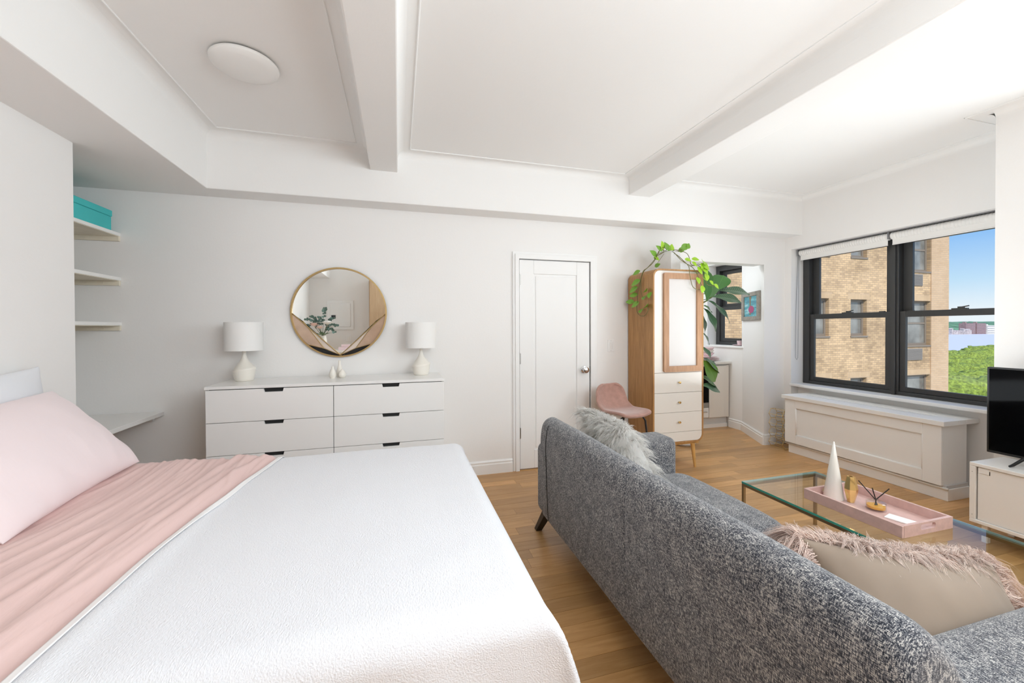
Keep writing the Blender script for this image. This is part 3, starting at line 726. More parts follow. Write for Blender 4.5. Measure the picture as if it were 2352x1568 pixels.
# ------------------------------------------------------------------ sofa
sofa = thing('sofa', 'charcoal tweed two-seat sofa with its back to the bed', 'sofa', (1.35, 1.53, 0))
def spline(pts, k=6):
    n = len(pts); out = []
    for i in range(n):
        p0, p1, p2, p3 = pts[i-1], pts[i], pts[(i+1) % n], pts[(i+2) % n]
        for j in range(k):
            t = j/k
            out.append(tuple(.5*((2*p1[a])+(-p0[a]+p2[a])*t+(2*p0[a]-5*p1[a]+4*p2[a]-p3[a])*t*t+(-p0[a]+3*p1[a]-3*p2[a]+p3[a])*t**3) for a in range(2)))
    return out
back_prof = spline([(.905, .165), (.882, .20), (.874, .36), (.868, .54), (.868, .69), (.888, .775), (.938, .806), (.988, .783), (1.04, .73), (1.075, .65), (1.10, .50), (1.11, .28), (1.06, .17), (.98, .16)], 5)
bc = (.975, .52)
def back_half(y0, y1, in0, in1):
    """in = end treatment (depth, final scale)"""
    ys = []
    d0, s0 = in0; d1, s1 = in1
    for k in range(8): a = k/7*PI/2; ys.append((y0+d0*(1-math.cos(a)), s0+(1-s0)*math.sin(a)))
    for k in range(1, 12): t = k/12; ys.append((y0+d0+(y1-d1-y0-d0)*t, 1+.012*math.sin(t*PI)))
    for k in range(8): a = PI/2-k/7*PI/2; ys.append((y1-d1*(1-math.cos(a)), s1+(1-s1)*math.sin(a)))
    rows = []
    for yy, s in ys:
        row = []
        for (x, z) in back_prof:
            w_ = min(1, max(0, (z-.22)/.3))     # lower part keeps its outline
            k = 1-(1-s)*(.35+.65*w_)
            row.append((bc[0]+(x-bc[0])*k, yy+.006*noise.noise(Vector((x*5, z*5, yy)))*0, bc[1]+(z-bc[1])*(1-(1-s)*w_)+.004*noise.noise(Vector((x*4, yy*4, z*4)))))
        row.append(row[0]); rows.append(row)
    mb = MB().grid(rows); n_ = len(back_prof)+1
    mb.f += [tuple(range(n_-1)), tuple((len(rows)-1)*n_+k for k in range(n_-2, -1, -1))]
    return mb
back_half(.497, 1.423, (.055, .80), (.035, .93)).build('backrest', 'tweed', sofa, smooth=.9)
back_half(1.420, 2.425, (.035, .93), (.045, .86)).build('backrest', 'tweed', sofa, smooth=.9)
def soft_box(name, b, r, m, parent, seg=6, bulge=0, div=8):
    x0, y0, z0, x1, y1, z1 = b
    mb = MB().box(*b); o = mb.build(name, m, parent, bevel=r, seg=seg, smooth=True)
    return o
soft_box('armrest', (.876, 2.285, .17, 1.815, 2.525, .628), .055, 'tweed', sofa)
soft_box('armrest', (.876, .455, .17, 1.815, .690, .612), .055, 'tweed', sofa)
soft_box('base', (.90, .50, .17, 1.79, 2.49, .275), .03, 'tweed', sofa)
for (ya, yb) in ((.692, 1.485), (1.489, 2.284)):
    nx, ny = 22, 22; x0, x1, z0, z1 = 1.09, 1.85, .26, .435
    P = []
    for i in range(nx+1):
        u = -1+2*i/nx; row = []
        for j in range(ny+1):
            v = -1+2*j/ny
            e = (1-abs(u)**8)**.5*(1-abs(v)**8)**.5
            row.append(((x0+x1)/2+(x1-x0)/2*u, (ya+yb)/2+(yb-ya)/2*v, (z0+z1)/2+(z1-z0)/2*max(0, e)+.012*(1-u*u)*(1-v*v)))
        P.append(row)
    mb = MB().grid(P).grid([[(p[0], p[1], z0) for p in r_] for r_ in P])
    mb.build('seat_cushion', 'tweed', sofa, smooth=True)
for ys_ in (2.300,):
    MB().tube([(x-.003 if x < .95 else x, ys_, z) for x, z in back_prof[2:26] if z > .18 and x < .93], .002, 6).build('seam', 'black', sofa)
pipe = MB().tube([(.905, .50, .168), (.905, 2.46, .168)], .006, 8); pipe.build('piping', 'tweed', sofa)
for (x, yy, sx, sy) in ((.95, 2.46, -1, 1), (.96, .56, -1, -1), (1.74, 2.44, 1, 1), (1.74, .56, 1, -1)):
    fx, fy = x+sx*.04, yy+sy*.115
    w = .021
    mb = MB().add([(fx-w, fy-w, 0), (fx+w, fy-w, 0), (fx+w, fy+w, 0), (fx-w, fy+w, 0), (x-.03, yy-.03, .19), (x+.03, yy-.03, .19), (x+.03, yy+.03, .19), (x-.03, yy+.03, .19)],
                  [(0, 3, 2, 1), (4, 5, 6, 7), (0, 1, 5, 4), (1, 2, 6, 5), (2, 3, 7, 6), (3, 0, 4, 7)])
    mb.build('leg', 'black', sofa, bevel=.003)

# ------------------------------------------------------------------ fur cushions
def fur_mesh(name, roots, dirs, length, rad, m, parent, curl=1.0, seg=7, droop=.5, clump=6, spread=.006, jit=.30):
    """locks of tapered wavy strands (numpy): every root is a lock of `clump` strands that share its wave"""
    N0 = len(roots); Lc = length*rng.uniform(.6, 1.2, N0)
    d = dirs+rng.normal(0, jit, (N0, 3)); d /= np.linalg.norm(d, axis=1)[:, None]
    side = np.cross(d, rng.normal(0, 1, (N0, 3))); side /= np.linalg.norm(side, axis=1)[:, None]; oth = np.cross(d, side)
    ph = rng.uniform(0, 6.28, N0); fr = rng.uniform(4.5, 9, N0); am = curl*rng.uniform(.003, .0075, N0)
    rp = lambda a: np.repeat(a, clump, axis=0)
    roots, d, side, oth, ph, fr, am = map(rp, (roots, d, side, oth, ph, fr, am)); L = rp(Lc)*rng.uniform(.75, 1.1, N0*clump); N = N0*clump
    o1 = rng.normal(0, spread, N); o2 = rng.normal(0, spread, N)
    V = np.zeros((N, seg+1, 3, 3))
    for k in range(seg+1):
        t = k/seg
        c = roots+d*(L*t)[:, None]+np.array([0, 0, -1])*(droop*L*t*t)[:, None]
        a = am*min(1, t*2.5); w = 1-.75*t
        c = c+side*(a*np.sin(ph+fr*t)-a*0+o1*w)[:, None]+oth*(a*np.cos(ph+fr*1.1*t)+o2*w)[:, None]
        r = rad*(1-.7*t)
        for j in range(3):
            q = 2.094*j
            V[:, k, j] = c+side*r*math.cos(q)+oth*r*math.sin(q)
    idx = np.arange(N*(seg+1)*3).reshape(N, seg+1, 3)
    F = []
    for j in range(3):
        j2 = (j+1) % 3
        F.append(np.stack([idx[:, :-1, j], idx[:, :-1, j2], idx[:, 1:, j2], idx[:, 1:, j]], -1).reshape(-1, 4))
    F = np.concatenate(F)
    off = Vector((0, 0, 0)); p = parent
    while p is not None: off += p.location; p = p.parent
    V = V.reshape(-1, 3)-np.array(off)
    me = bpy.data.meshes.new(name); me.vertices.add(len(V)); me.vertices.foreach_set('co', V.ravel())
    me.loops.add(F.size); me.loops.foreach_set('vertex_index', F.ravel().astype(np.int32))
    me.polygons.add(len(F)); me.polygons.foreach_set('loop_start', np.arange(0, F.size, 4, dtype=np.int32))
    me.polygons.foreach_set('use_smooth', np.ones(len(F), bool)); me.update(); me.validate()
    me.materials.append(M[m]); o = bpy.data.objects.new(name, me); COL.objects.link(o); o.parent = parent; o['kind'] = 'stuff'
    return o
def fur_samples(w, h, t, mtx, n, pinch=.06, p=2.6, e=.5, sg=1, lo=-1, edge_bias=.0):
    u = rng.uniform(-1, 1, n); v = rng.uniform(lo, 1, n)
    k = int(n*edge_bias)
    if k:
        u[:k] = rng.uniform(-1, 1, k); v[:k] = 1-np.abs(rng.normal(0, .04, k))
    ed = np.maximum(0, 1-abs(u)**p)**e*np.maximum(0, 1-abs(v)**p)**e
    x = w/2*u*(1-pinch*(1-v*v)); y_ = h/2*v*(1-pinch*(1-u*u)); z = sg*t/2*ed
    nx, ny, nz = u*abs(u)**3*1.2, v*abs(v)**3*1.2, sg*np.ones(n)*.8*(ed+.15)
    R3 = np.array(mtx.to_3x3()); T = np.array(mtx.translation)
    P_ = np.stack([x, y_, z], 1) @ R3.T+T
    D = np.stack([nx, ny, nz], 1) @ R3.T; D /= np.linalg.norm(D, axis=1)[:, None]+1e-9
    return P_, D
# blush lumbar cushion on the near arm, velvet back to the camera
t = thing('fur_cushion', 'long cushion with blush shaggy fur front and taupe velvet back on the near sofa arm', 'cushion', (1.47, .84, .60))
mx = frame_mtx((1.485, .835, .575), (.975, -.165, -.15), (.03, .50, .84))   # local +z towards the camera side
W_, H_, T_ = .69, .36, .19; PN = .15
mx = frame_mtx((1.475, .785, .525), (.96, -.17, -.165), (.46, .16, .25))
cu = cushion(W_, H_, T_, 46, 34, seed=21, wr=.007, pinch=PN).xform(mx).build('cushion_cover', 'velvetback', t, smooth=True, label='taupe velvet back')
zl = mx.to_3x3() @ Vector((0, 0, 1))
sgn = -1 if zl.y < 0 else 1       # fur side faces away from the camera (+y)
r1, d1 = fur_samples(W_, H_, T_, mx, 1300, pinch=PN, sg=sgn)
fur_mesh('fur', r1, d1, .085, .0011, 'furpink', t, curl=1.0, droop=.35, clump=6)
# shaggy rim falling over the top edge and both ends
n = 2100
u = rng.uniform(-1, 1, n); loc = np.stack([W_/2*u, H_/2*(1-PN*(1-u*u))*np.ones(n), rng.uniform(-.012, .012, n)], 1)
cw = np.clip(1.15-np.abs(u-.05)**2*1.5, 0, 1)
dl = np.stack([u*.25+rng.normal(0, .15, n), .55*np.ones(n), -sgn*(rng.uniform(-.2, 1.6, n)*cw-.75*(rng.uniform(0, 1, n) < .45)-.5*(1-cw))], 1)
k = 640
loc2 = np.stack([np.sign(rng.uniform(-1, 1, k))*W_/2, H_/2*rng.uniform(-.9, 1, k), rng.uniform(-.01, .01, k)], 1); loc2[:, 0] *= (1-PN*(1-(loc2[:, 1]/(H_/2))**2))
dl2 = np.stack([np.sign(loc2[:, 0]), rng.uniform(-.4, .4, k), sgn*rng.uniform(.0, .7, k)], 1)
loc = np.concatenate([loc, loc2]); dl = np.concatenate([dl, dl2]); dl /= np.linalg.norm(dl, axis=1)[:, None]
R3 = np.array(mx.to_3x3()); fur_mesh('fur_fringe', loc @ R3.T+np.array(mx.translation), dl @ R3.T, .125, .0011, 'furpink', t, curl=1.4, seg=8, droop=.8, clump=8, spread=.0055)
# ivory cushion at the far end
t = thing('fur_cushion', 'ivory shaggy fur cushion standing in the far corner of the sofa', 'cushion', (1.28, 2.15, .65))
mx = frame_mtx((1.265, 2.14, .655), (-.12, 1, .06), (-.56, .02, .82)); W_, H_, T_ = .44, .44, .15
cushion(W_, H_, T_, 30, 30, seed=5, wr=.004).xform(mx).build('cushion_cover', 'furwhite', t, smooth=True)
for sg in (1, -1):
    r1, d1 = fur_samples(W_, H_, T_, mx, 650, sg=sg, edge_bias=.25)
    fur_mesh('fur', r1, d1, .09, .0012, 'furwhite', t, curl=.9, droop=.65, clump=6, seg=6, spread=.007)
# ------------------------------------------------------------------ wardrobe
t = thing('wardrobe', 'tall rounded oak wardrobe with cream front and three gold-knobbed drawers', 'wardrobe', (2.585, 3.47, 0))
WX0, WX1, WY0, WY1, WZ0, WZ1 = 2.303, 2.872, 3.262, 3.685, .262, 1.932
def rrect(x0, z0, x1, z1, r, k=8):
    out = []
    for cx, cz, a0 in ((x1-r, z0+r, -PI/2), (x1-r, z1-r, 0), (x0+r, z1-r, PI/2), (x0+r, z0+r, PI)):
        out += [(cx+r*math.cos(a0+PI/2*i/k), cz+r*math.sin(a0+PI/2*i/k)) for i in range(k+1)]
    return out
o1 = rrect(WX0, WZ0, WX1, WZ1, .075); i1 = rrect(WX0+.015, WZ0+.015, WX1-.015, WZ1-.015, .062); n_ = len(o1)
mb = MB()
v = [(x, WY0, z) for x, z in o1]+[(x, WY0, z) for x, z in i1]+[(x, WY1, z) for x, z in i1]+[(x, WY1, z) for x, z in o1]
f = []
for a, b in ((0, 1), (1, 2), (2, 3), (3, 0)):
    f += [(a*n_+k, a*n_+(k+1) % n_, b*n_+(k+1) % n_, b*n_+k) for k in range(n_)]
mb.add(v, f).build('shell', 'oak', t, smooth=.7)
boxo('back_panel', 'oak', (WX0+.02, WY1-.012, WZ0+.02, WX1-.02, WY1-.004, WZ1-.02), t)
r_ = .060
ins = rrect(WX0+.0165, WZ0+.0165, WX1-.0165, WZ1-.0165, r_)
def slab(name, z0, z1, y0=WY0+.003):
    """slice of the rounded inset outline between z0 and z1"""
    P = [(x, z) for x, z in ins]
    def clip(poly, zc, keep_above):
        out = []
        for a, b in zip(poly, poly[1:]+poly[:1]):
            ka = a[1] >= zc if keep_above else a[1] <= zc; kb = b[1] >= zc if keep_above else b[1] <= zc
            if ka: out.append(a)
            if ka != kb:
                t_ = (zc-a[1])/(b[1]-a[1]); out.append((a[0]+(b[0]-a[0])*t_, zc))
        return out
    P = clip(clip(P, z0, True), z1, False)
    return MB().prism(P, 'y', y0, y0+.02).build(name, 'cream', t, bevel=.001)
d = slab('door', .9445, 2.0)
fxs = (2.410, 2.838); fzs = (.952, 1.893); w = .055
mb = MB(); yy0, yy1 = WY0-.020, WY0+.004
o2 = rrect(fxs[0], fzs[0], fxs[1], fzs[1], .018, 5); i2 = rrect(fxs[0]+w, fzs[0]+w, fxs[1]-w, fzs[1]-w, .004, 5); m_ = len(o2)
v = [(x, yy0, z) for x, z in o2]+[(x, yy0, z) for x, z in i2]+[(x, yy1, z) for x, z in i2]+[(x, yy1, z) for x, z in o2]; f = []
for a, b in ((0, 1), (1, 2), (2, 3), (3, 0)): f += [(a*m_+k, a*m_+(k+1) % m_, b*m_+(k+1) % m_, b*m_+k) for k in range(m_)]
mb.add(v, f).build('oak_frame', 'oakdoor', d, smooth=.6)
boxo('inset_panel', 'panel_cream', (fxs[0]+w-.002, WY0-.002, fzs[0]+w-.002, fxs[1]-w+.002, WY0+.002, fzs[1]-w+.002), d)
for (z0, z1) in ((.752, .9415), (.562, .749), (.372, .559)):
    dr = slab('drawer', z0, z1); zc = (z0+z1)/2+.002
    kb = MB().lathe([(.001, 0), (.006, 0), (.005, .010), (.008, .014), (.0115, .02), (.010, .026), (.001, .028)], n=20).xform(Matrix.Translation((2.588, WY0+.003, zc)) @ Matrix.Rotation(PI/2, 4, 'X'))
    kb.build('knob', 'gold', dr, smooth=.8)
slab('lower_panel', .2, .369)
boxo('shadow_gap', 'recess', (WX0+.03, WY0+.024, WZ0+.07, WX1-.03, WY0+.03, WZ1-.07), t)
boxo('leg_rail', 'legwood', (WX0+.03, WY0+.03, .238, WX1-.03, WY0+.06, .262), t); boxo('leg_rail', 'legwood', (WX0+.03, WY1-.06, .238, WX1-.03, WY1-.03, .262), t)
for (x, yy, sx, sy) in ((WX0+.07, WY0+.045, -1, 0), (WX1-.09, WY0+.045, 1, 0), (WX0+.07, WY1-.045, -1, 0), (WX1-.09, WY1-.045, 1, 0)):
    MB().tube([(x+sx*.030, yy+sy*.02, 0), (x, yy, .24)], [.0115, .021], 14).build('leg', 'legwood', t, smooth=.8)

# ------------------------------------------------------------------ pink counter stool
t = thing('counter_stool', 'dusty pink upholstered counter stool with thin black legs by the wardrobe', 'stool', (1.985, 3.27, 0))
ang_ = math.atan2(-.985, .17)
mt = Matrix.Translation((1.985, 3.27, 0)) @ Matrix.Rotation(ang_, 4, 'Z') @ Matrix.Diagonal((.93, .93, .905, 1))
prof = [(.215, .648), (.20, .662), (.15, .668), (.05, .660), (-.05, .655), (-.12, .662), (-.165, .690), (-.195, .74), (-.215, .80), (-.228, .86), (-.236, .905), (-.239, .925)]
wid = [.185, .205, .216, .222, .224, .224, .222, .220, .214, .200, .165, .09]
P = []
for (x, z), w in zip(prof, wid):
    row = []
    for k in range(15):
        q = -1+2*k/14
        lift = .028*abs(q)**2.5 if z < .70 else 0
        fw = .045*abs(q)**2.2 if z >= .66 and x < -.1 else 0
        row.append((x+fw, q*w*.90, z+lift))
    P.append(row)
MB().grid(P).xform(mt).build('seat_shell', 'pink_velvet', t, smooth=True, solid=.03, subd=2)
fr = []
for sx in (1, -1):
    for sy in (1, -1):
        a = (sx*.12-.01, sy*.06, .640); b = (sx*.14-.01, sy*.13, .632); c = (sx*.155-.01, sy*.155, .59); d_ = (sx*.20-.01, sy*.20, 0)
        MB().tube([a, b, c, d_], .0095, 10).xform(mt).build('leg', 'black', t, smooth=.8)
ft = .24; q = .155+(.045)*(.59-ft)/.59
MB().tube([(q-.01, q, ft), (q-.01, -q, ft), (-q-.01, -q, ft), (-q-.01, q, ft)], .007, 8, closed=True).xform(mt).build('footrest', 'black', t)

# ------------------------------------------------------------------ plants
def leaf_mesh(name, L, W, kind, m):
    nu, nv = 11, 6; P = []
    for i in range(nu+1):
        u = i/nu
        if kind == 'heart': w = W/2*(math.sin(PI*min(1, u*1.0+.0))**.75)*(1.25-.75*u)*1.05 if 0 < u < 1 else 0
        else: w = W/2*(.10+.95*math.sin(PI*(u**1.35))**.8*(1.0)) if 0 < u < 1 else W*.02
        row = []
        for j in range(-nv, nv+1):
            v = j/nv
            x = L*u-(.10*L*abs(v)*(1-u)**2 if kind == 'heart' else 0)
            rip = .02*L*math.sin(u*11)*abs(v)**2 if kind != 'heart' else .01*L*math.sin(u*7)*abs(v)
            row.append((x, w*v, .16*w*abs(v)+rip-(.22 if kind != 'heart' else .18)*L*u*u+.10*L*u))
        P.append(row)
    mb = MB().grid(P); me = bpy.data.meshes.new(name); me.from_pydata(mb.v, [], mb.f); me.materials.append(M[m])
    me.polygons.foreach_set('use_smooth', [True]*len(me.polygons))
    return me
def veined(name, c, vein, rough, k):
    m = bpy.data.materials.new(name); m.use_nodes = True; n, l = m.node_tree.nodes, m.node_tree.links; b = n['Principled BSDF']; b.inputs['Roughness'].default_value = rough
    tc = n.new('ShaderNodeTexCoord'); sp = n.new('ShaderNodeSeparateXYZ'); l.new(tc.outputs['Object'], sp.inputs[0])
    ab = n.new('ShaderNodeMath'); ab.operation = 'ABSOLUTE'; l.new(sp.outputs['Y'], ab.inputs[0])
    a1 = n.new('ShaderNodeMath'); a1.operation = 'MULTIPLY_ADD'; a1.inputs[1].default_value = -.9; l.new(ab.outputs[0], a1.inputs[0]); l.new(sp.outputs['X'], a1.inputs[2])
    a2 = n.new('ShaderNodeMath'); a2.operation = 'MULTIPLY'; a2.inputs[1].default_value = k; l.new(a1.outputs[0], a2.inputs[0])
    a3 = n.new('ShaderNodeMath'); a3.operation = 'FRACT'; l.new(a2.outputs[0], a3.inputs[0])
    a4 = n.new('ShaderNodeMath'); a4.operation = 'LESS_THAN'; a4.inputs[1].default_value = .10; l.new(a3.outputs[0], a4.inputs[0])
    a5 = n.new('ShaderNodeMath'); a5.operation = 'LESS_THAN'; a5.inputs[1].default_value = .006; l.new(ab.outputs[0], a5.inputs[0])
    a6 = n.new('ShaderNodeMath'); a6.operation = 'MAXIMUM'; l.new(a4.outputs[0], a6.inputs[0]); l.new(a5.outputs[0], a6.inputs[1])
    mx = n.new('ShaderNodeMixRGB'); l.new(a6.outputs[0], mx.inputs[0]); mx.inputs[1].default_value = (*c, 1); mx.inputs[2].default_value = (*vein, 1); l.new(mx.outputs[0], b.inputs['Base Color'])
    return m
M['fig_dark'] = veined('fig_leaf_dark', (.05, .125, .055), (.22, .33, .20), .35, 17)
M['fig_mid'] = veined('fig_leaf', (.05, .16, .03), (.11, .27, .07), .4, 17)
M['fig_pale'] = veined('fig_leaf_young', (.13, .27, .035), (.24, .40, .09), .4, 17)
def put_leaf(me, base, tip, parent, up=(0, 0, 1), sc=None, roll=0, name='leaf'):
    b, tp = Vector(base), Vector(tip); x = (tp-b); L = x.length; x.normalize()
    u = Vector(up); yv = u.cross(x)
    if yv.length < .05: yv = Vector((0, 1, 0)).cross(x)
    yv.normalize(); z = x.cross(yv)
    R = Matrix((x, yv, z)).transposed().to_4x4() @ Matrix.Rotation(roll, 4, 'X')
    o = bpy.data.objects.new(name, me); COL.objects.link(o); o.parent = parent
    s = sc if sc is not None else L
    o.matrix_local = Matrix.Translation(b-parent.location) @ R @ Matrix.Diagonal((s, s, s, 1))
    return o
pot_c = (2.615, 3.44)
pp = thing('pothos', 'trailing pothos in a square pale pot on top of the wardrobe', 'plant', (*pot_c, 1.933))
pm_ = Matrix.Translation((*pot_c, 1.933)) @ Matrix.Rotation(.32, 4, 'Z')
h = .076
mb = MB().box(-h, -h, 0, h, h, .195); mb.xform(pm_).build('pot', 'concrete', pp, bevel=.006)
MB().box(-h+.008, -h+.008, .190, h-.008, h-.008, .198).xform(pm_).build('soil', 'soil', pp)
vines = [
 [(2.56, 3.42, 2.13), (2.564, 3.42, 2.158), (2.504, 3.41, 2.162), (2.454, 3.40, 2.092), (2.405, 3.40, 2.013), (2.33, 3.39, 1.955), (2.288, 3.39, 1.915), (2.284, 3.424, 1.852), (2.284, 3.432, 1.789), (2.284, 3.425, 1.724), (2.284, 3.396, 1.646)],
 [(2.55, 3.43, 2.14), (2.49, 3.42, 2.14), (2.43, 3.41, 2.05), (2.34, 3.40, 1.96), (2.280, 3.385, 1.92), (2.278, 3.427, 1.839), (2.278, 3.464, 1.736), (2.278, 3.479, 1.643), (2.278, 3.494, 1.579), (2.278, 3.479, 1.522), (2.278, 3.427, 1.491), (2.278, 3.355, 1.492), (2.278, 3.306, 1.54), (2.278, 3.32, 1.578)],
 [(2.60, 3.40, 2.13), (2.56, 3.30, 2.10), (2.58, 3.245, 2.033), (2.632, 3.232, 1.991), (2.706, 3.228, 1.956), (2.755, 3.225, 1.904), (2.79, 3.225, 1.842), (2.816, 3.225, 1.78)],
 [(2.62, 3.41, 2.13), (2.60, 3.28, 2.06), (2.628, 3.235, 2.002), (2.667, 3.22, 1.954), (2.672, 3.215, 1.88), (2.701, 3.215, 1.777), (2.736, 3.215, 1.745), (2.786, 3.215, 1.737)],
 [(2.63, 3.42, 2.13), (2.60, 3.32, 2.13), (2.66, 3.25, 2.09), (2.69, 3.24, 2.039), (2.71, 3.235, 1.974), (2.79, 3.23, 1.985), (2.84, 3.228, 1.962)],
 [(2.70, 3.25, 1.965), (2.80, 3.24, 1.97), (2.853, 3.24, 1.91), (2.878, 3.23, 1.805), (2.925, 3.225, 1.781), (3.002, 3.225, 1.779)]]
for vv in vines:
    pts = [Vector(p) for p in vv]; sm = []
    for i in range(len(pts)-1):
        p0, p1, p2, p3 = pts[max(0, i-1)], pts[i], pts[i+1], pts[min(len(pts)-1, i+2)]
        for j in range(4):
            q = j/4; sm.append(.5*((2*p1)+(-p0+p2)*q+(2*p0-5*p1+4*p2-p3)*q*q+(-p0+3*p1-3*p2+p3)*q**3))
    sm.append(pts[-1]); MB().tube(sm, .0032, 6).build('vine', 'vine', pp, smooth=True)
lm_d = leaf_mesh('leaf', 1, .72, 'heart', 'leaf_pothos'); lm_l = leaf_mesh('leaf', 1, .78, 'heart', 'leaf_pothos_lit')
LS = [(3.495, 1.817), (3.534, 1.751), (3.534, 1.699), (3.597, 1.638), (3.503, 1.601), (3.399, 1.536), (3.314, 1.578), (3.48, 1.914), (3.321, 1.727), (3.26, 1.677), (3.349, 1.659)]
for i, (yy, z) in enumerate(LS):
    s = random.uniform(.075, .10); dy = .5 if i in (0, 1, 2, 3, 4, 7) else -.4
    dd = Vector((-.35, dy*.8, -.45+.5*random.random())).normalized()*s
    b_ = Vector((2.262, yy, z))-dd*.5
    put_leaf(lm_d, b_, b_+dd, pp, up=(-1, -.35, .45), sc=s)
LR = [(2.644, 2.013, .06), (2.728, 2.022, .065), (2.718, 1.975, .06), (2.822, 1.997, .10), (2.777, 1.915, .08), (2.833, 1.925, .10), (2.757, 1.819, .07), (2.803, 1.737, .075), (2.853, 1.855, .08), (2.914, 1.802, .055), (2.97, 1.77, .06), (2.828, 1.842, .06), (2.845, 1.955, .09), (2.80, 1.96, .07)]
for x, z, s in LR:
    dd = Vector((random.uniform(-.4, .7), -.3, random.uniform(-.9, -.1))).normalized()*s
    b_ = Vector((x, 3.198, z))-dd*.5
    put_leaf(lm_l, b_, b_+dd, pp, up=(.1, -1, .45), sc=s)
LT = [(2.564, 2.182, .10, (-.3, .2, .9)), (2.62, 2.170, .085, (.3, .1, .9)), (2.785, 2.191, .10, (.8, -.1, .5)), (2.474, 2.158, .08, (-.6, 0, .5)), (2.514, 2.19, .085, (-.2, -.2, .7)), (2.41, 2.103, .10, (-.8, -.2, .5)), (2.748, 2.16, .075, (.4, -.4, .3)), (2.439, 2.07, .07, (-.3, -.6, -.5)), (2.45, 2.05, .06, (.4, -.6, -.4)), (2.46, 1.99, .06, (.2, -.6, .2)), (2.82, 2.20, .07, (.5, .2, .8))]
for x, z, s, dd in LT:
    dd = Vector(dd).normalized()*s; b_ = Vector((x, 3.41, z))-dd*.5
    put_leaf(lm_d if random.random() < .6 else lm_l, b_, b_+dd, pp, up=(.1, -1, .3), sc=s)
    MB().tube([(2.60+(x-2.60)*.3, 3.42, 2.13), tuple(b_)], .002, 5).build('petiole', 'vine', pp)
# fiddle-leaf fig in the passage behind the wardrobe
fg = thing('fiddle_leaf_fig', 'fiddle-leaf fig with big leaves reaching out from behind the wardrobe', 'plant', (3.27, 3.98, 0))
MB().lathe([(.001, 0), (.10, 0), (.12, .02), (.135, .26), (.128, .26), (.12, .23), (.001, .23)], (3.24, 3.99, 0), 32).build('pot', 'concrete', fg, smooth=.7)
MB().lathe([(.001, .232), (.118, .232), (.001, .238)], (3.24, 3.99, 0), 24).build('soil', 'soil', fg)
tr = [(3.24, 3.99, .22), (3.28, 3.97, .6), (3.33, 3.95, 1.0), (3.36, 3.94, 1.4), (3.41, 3.93, 1.72), (3.43, 3.93, 1.9)]
MB().tube(tr, [.016, .015, .013, .011, .008, .006], 10).build('trunk', 'vine', fg, smooth=True)
FIG = [((3.472, 3.9, 1.68), (3.451, 3.85, 2.069), .196, 'fig_mid'), ((3.642, 3.93, 1.809), (3.819, 3.99, 2.03), .20, 'fig_mid'), ((3.67, 3.96, 1.812), (4.15, 3.90, 1.82), .16, 'fig_dark'), ((3.564, 3.9, 1.733), (3.928, 3.82, 1.707), .16, 'fig_dark'),
       ((3.523, 3.93, 1.693), (3.928, 3.95, 1.458), .15, 'fig_dark'), ((3.488, 3.96, 1.602), (3.668, 3.91, 1.343), .19, 'fig_dark'), ((3.435, 3.9, 1.629), (3.626, 3.96, 1.572), .09, 'fig_mid'), ((3.45, 3.93, 1.307), (3.585, 3.95, 1.177), .12, 'fig_dark'),
       ((3.45, 3.96, 1.152), (3.538, 3.88, 1.032), .12, 'fig_dark'), ((3.435, 3.9, 1.012), (3.744, 3.95, .849), .13, 'fig_dark'), ((3.44, 3.93, .990), (3.625, 3.88, .745), .21, 'fig_pale'), ((3.45, 3.96, .79), (3.713, 3.98, .684), .14, 'fig_mid'), ((3.40, 3.9, .70), (3.722, 3.92, .632), .12, 'fig_dark'),
       ((3.535, 3.93, 1.704), (3.549, 3.85, 1.93), .14, 'fig_mid'), ((3.44, 3.96, 1.54), (3.59, 4.01, 1.30), .14, 'fig_dark')]
cache = {}
UPS = [(.2, -1, .2), (-.5, -.8, .4), (.1, -.75, .7), (0, -.8, .7), (.35, -.85, .6), (.5, -.9, .3), (0, -.8, .7), (.3, -.7, .6), (.3, -.7, .6), (.1, -.75, .7), (.2, -1, .3), (.1, -.7, .8), (0, -.7, .7), (-.3, -1, .2), (.5, -.9, .2)]
for i, (b_, tp, w, m) in enumerate(FIG):
    L = (Vector(tp)-Vector(b_)).length; key = (m, round(w/L, 1))
    if key not in cache: cache[key] = leaf_mesh('leaf', 1, key[1], 'fig', m)
    put_leaf(cache[key], b_, tp, fg, up=UPS[i], sc=L)
    zt_ = b_[2]-.05; k = max(0, min(len(tr)-2, sum(1 for q in tr if q[2] < zt_)-1)); a_, c_ = Vector(tr[k]), Vector(tr[k+1]); q = max(0, min(1, (zt_-a_.z)/(c_.z-a_.z)))
    MB().tube([tuple(a_.lerp(c_, q)), b_], .004, 6).build('petiole', 'vine', fg)

# ------------------------------------------------------------------ picture on the splayed wall
s0, s1 = Vector((4.107, 3.70, 0)), Vector((4.42, 4.32, 0)); sd = (s1-s0).normalized(); sn = Vector((-sd.y, sd.x, 0))
t = thing('framed_picture', 'small seaside picture in a weathered grey frame on the angled wall', 'picture', tuple(s0+sd*.37+Vector((0, 0, 1.64))))
def sp(a, z, d): return tuple(s0+sd*a+Vector((0, 0, z))+sn*d)
def splay_box(a0, a1, z0, z1, d0, d1):
    v = [sp(a0, z0, d0), sp(a1, z0, d0), sp(a1, z0, d1), sp(a0, z0, d1), sp(a0, z1, d0), sp(a1, z1, d0), sp(a1, z1, d1), sp(a0, z1, d1)]
    return v, [(0, 3, 2, 1), (4, 5, 6, 7), (0, 1, 5, 4), (1, 2, 6, 5), (2, 3, 7, 6), (3, 0, 4, 7)]
a0, a1, z0, z1, w = .085, .655, 1.462, 1.815, .05
fr = MB()
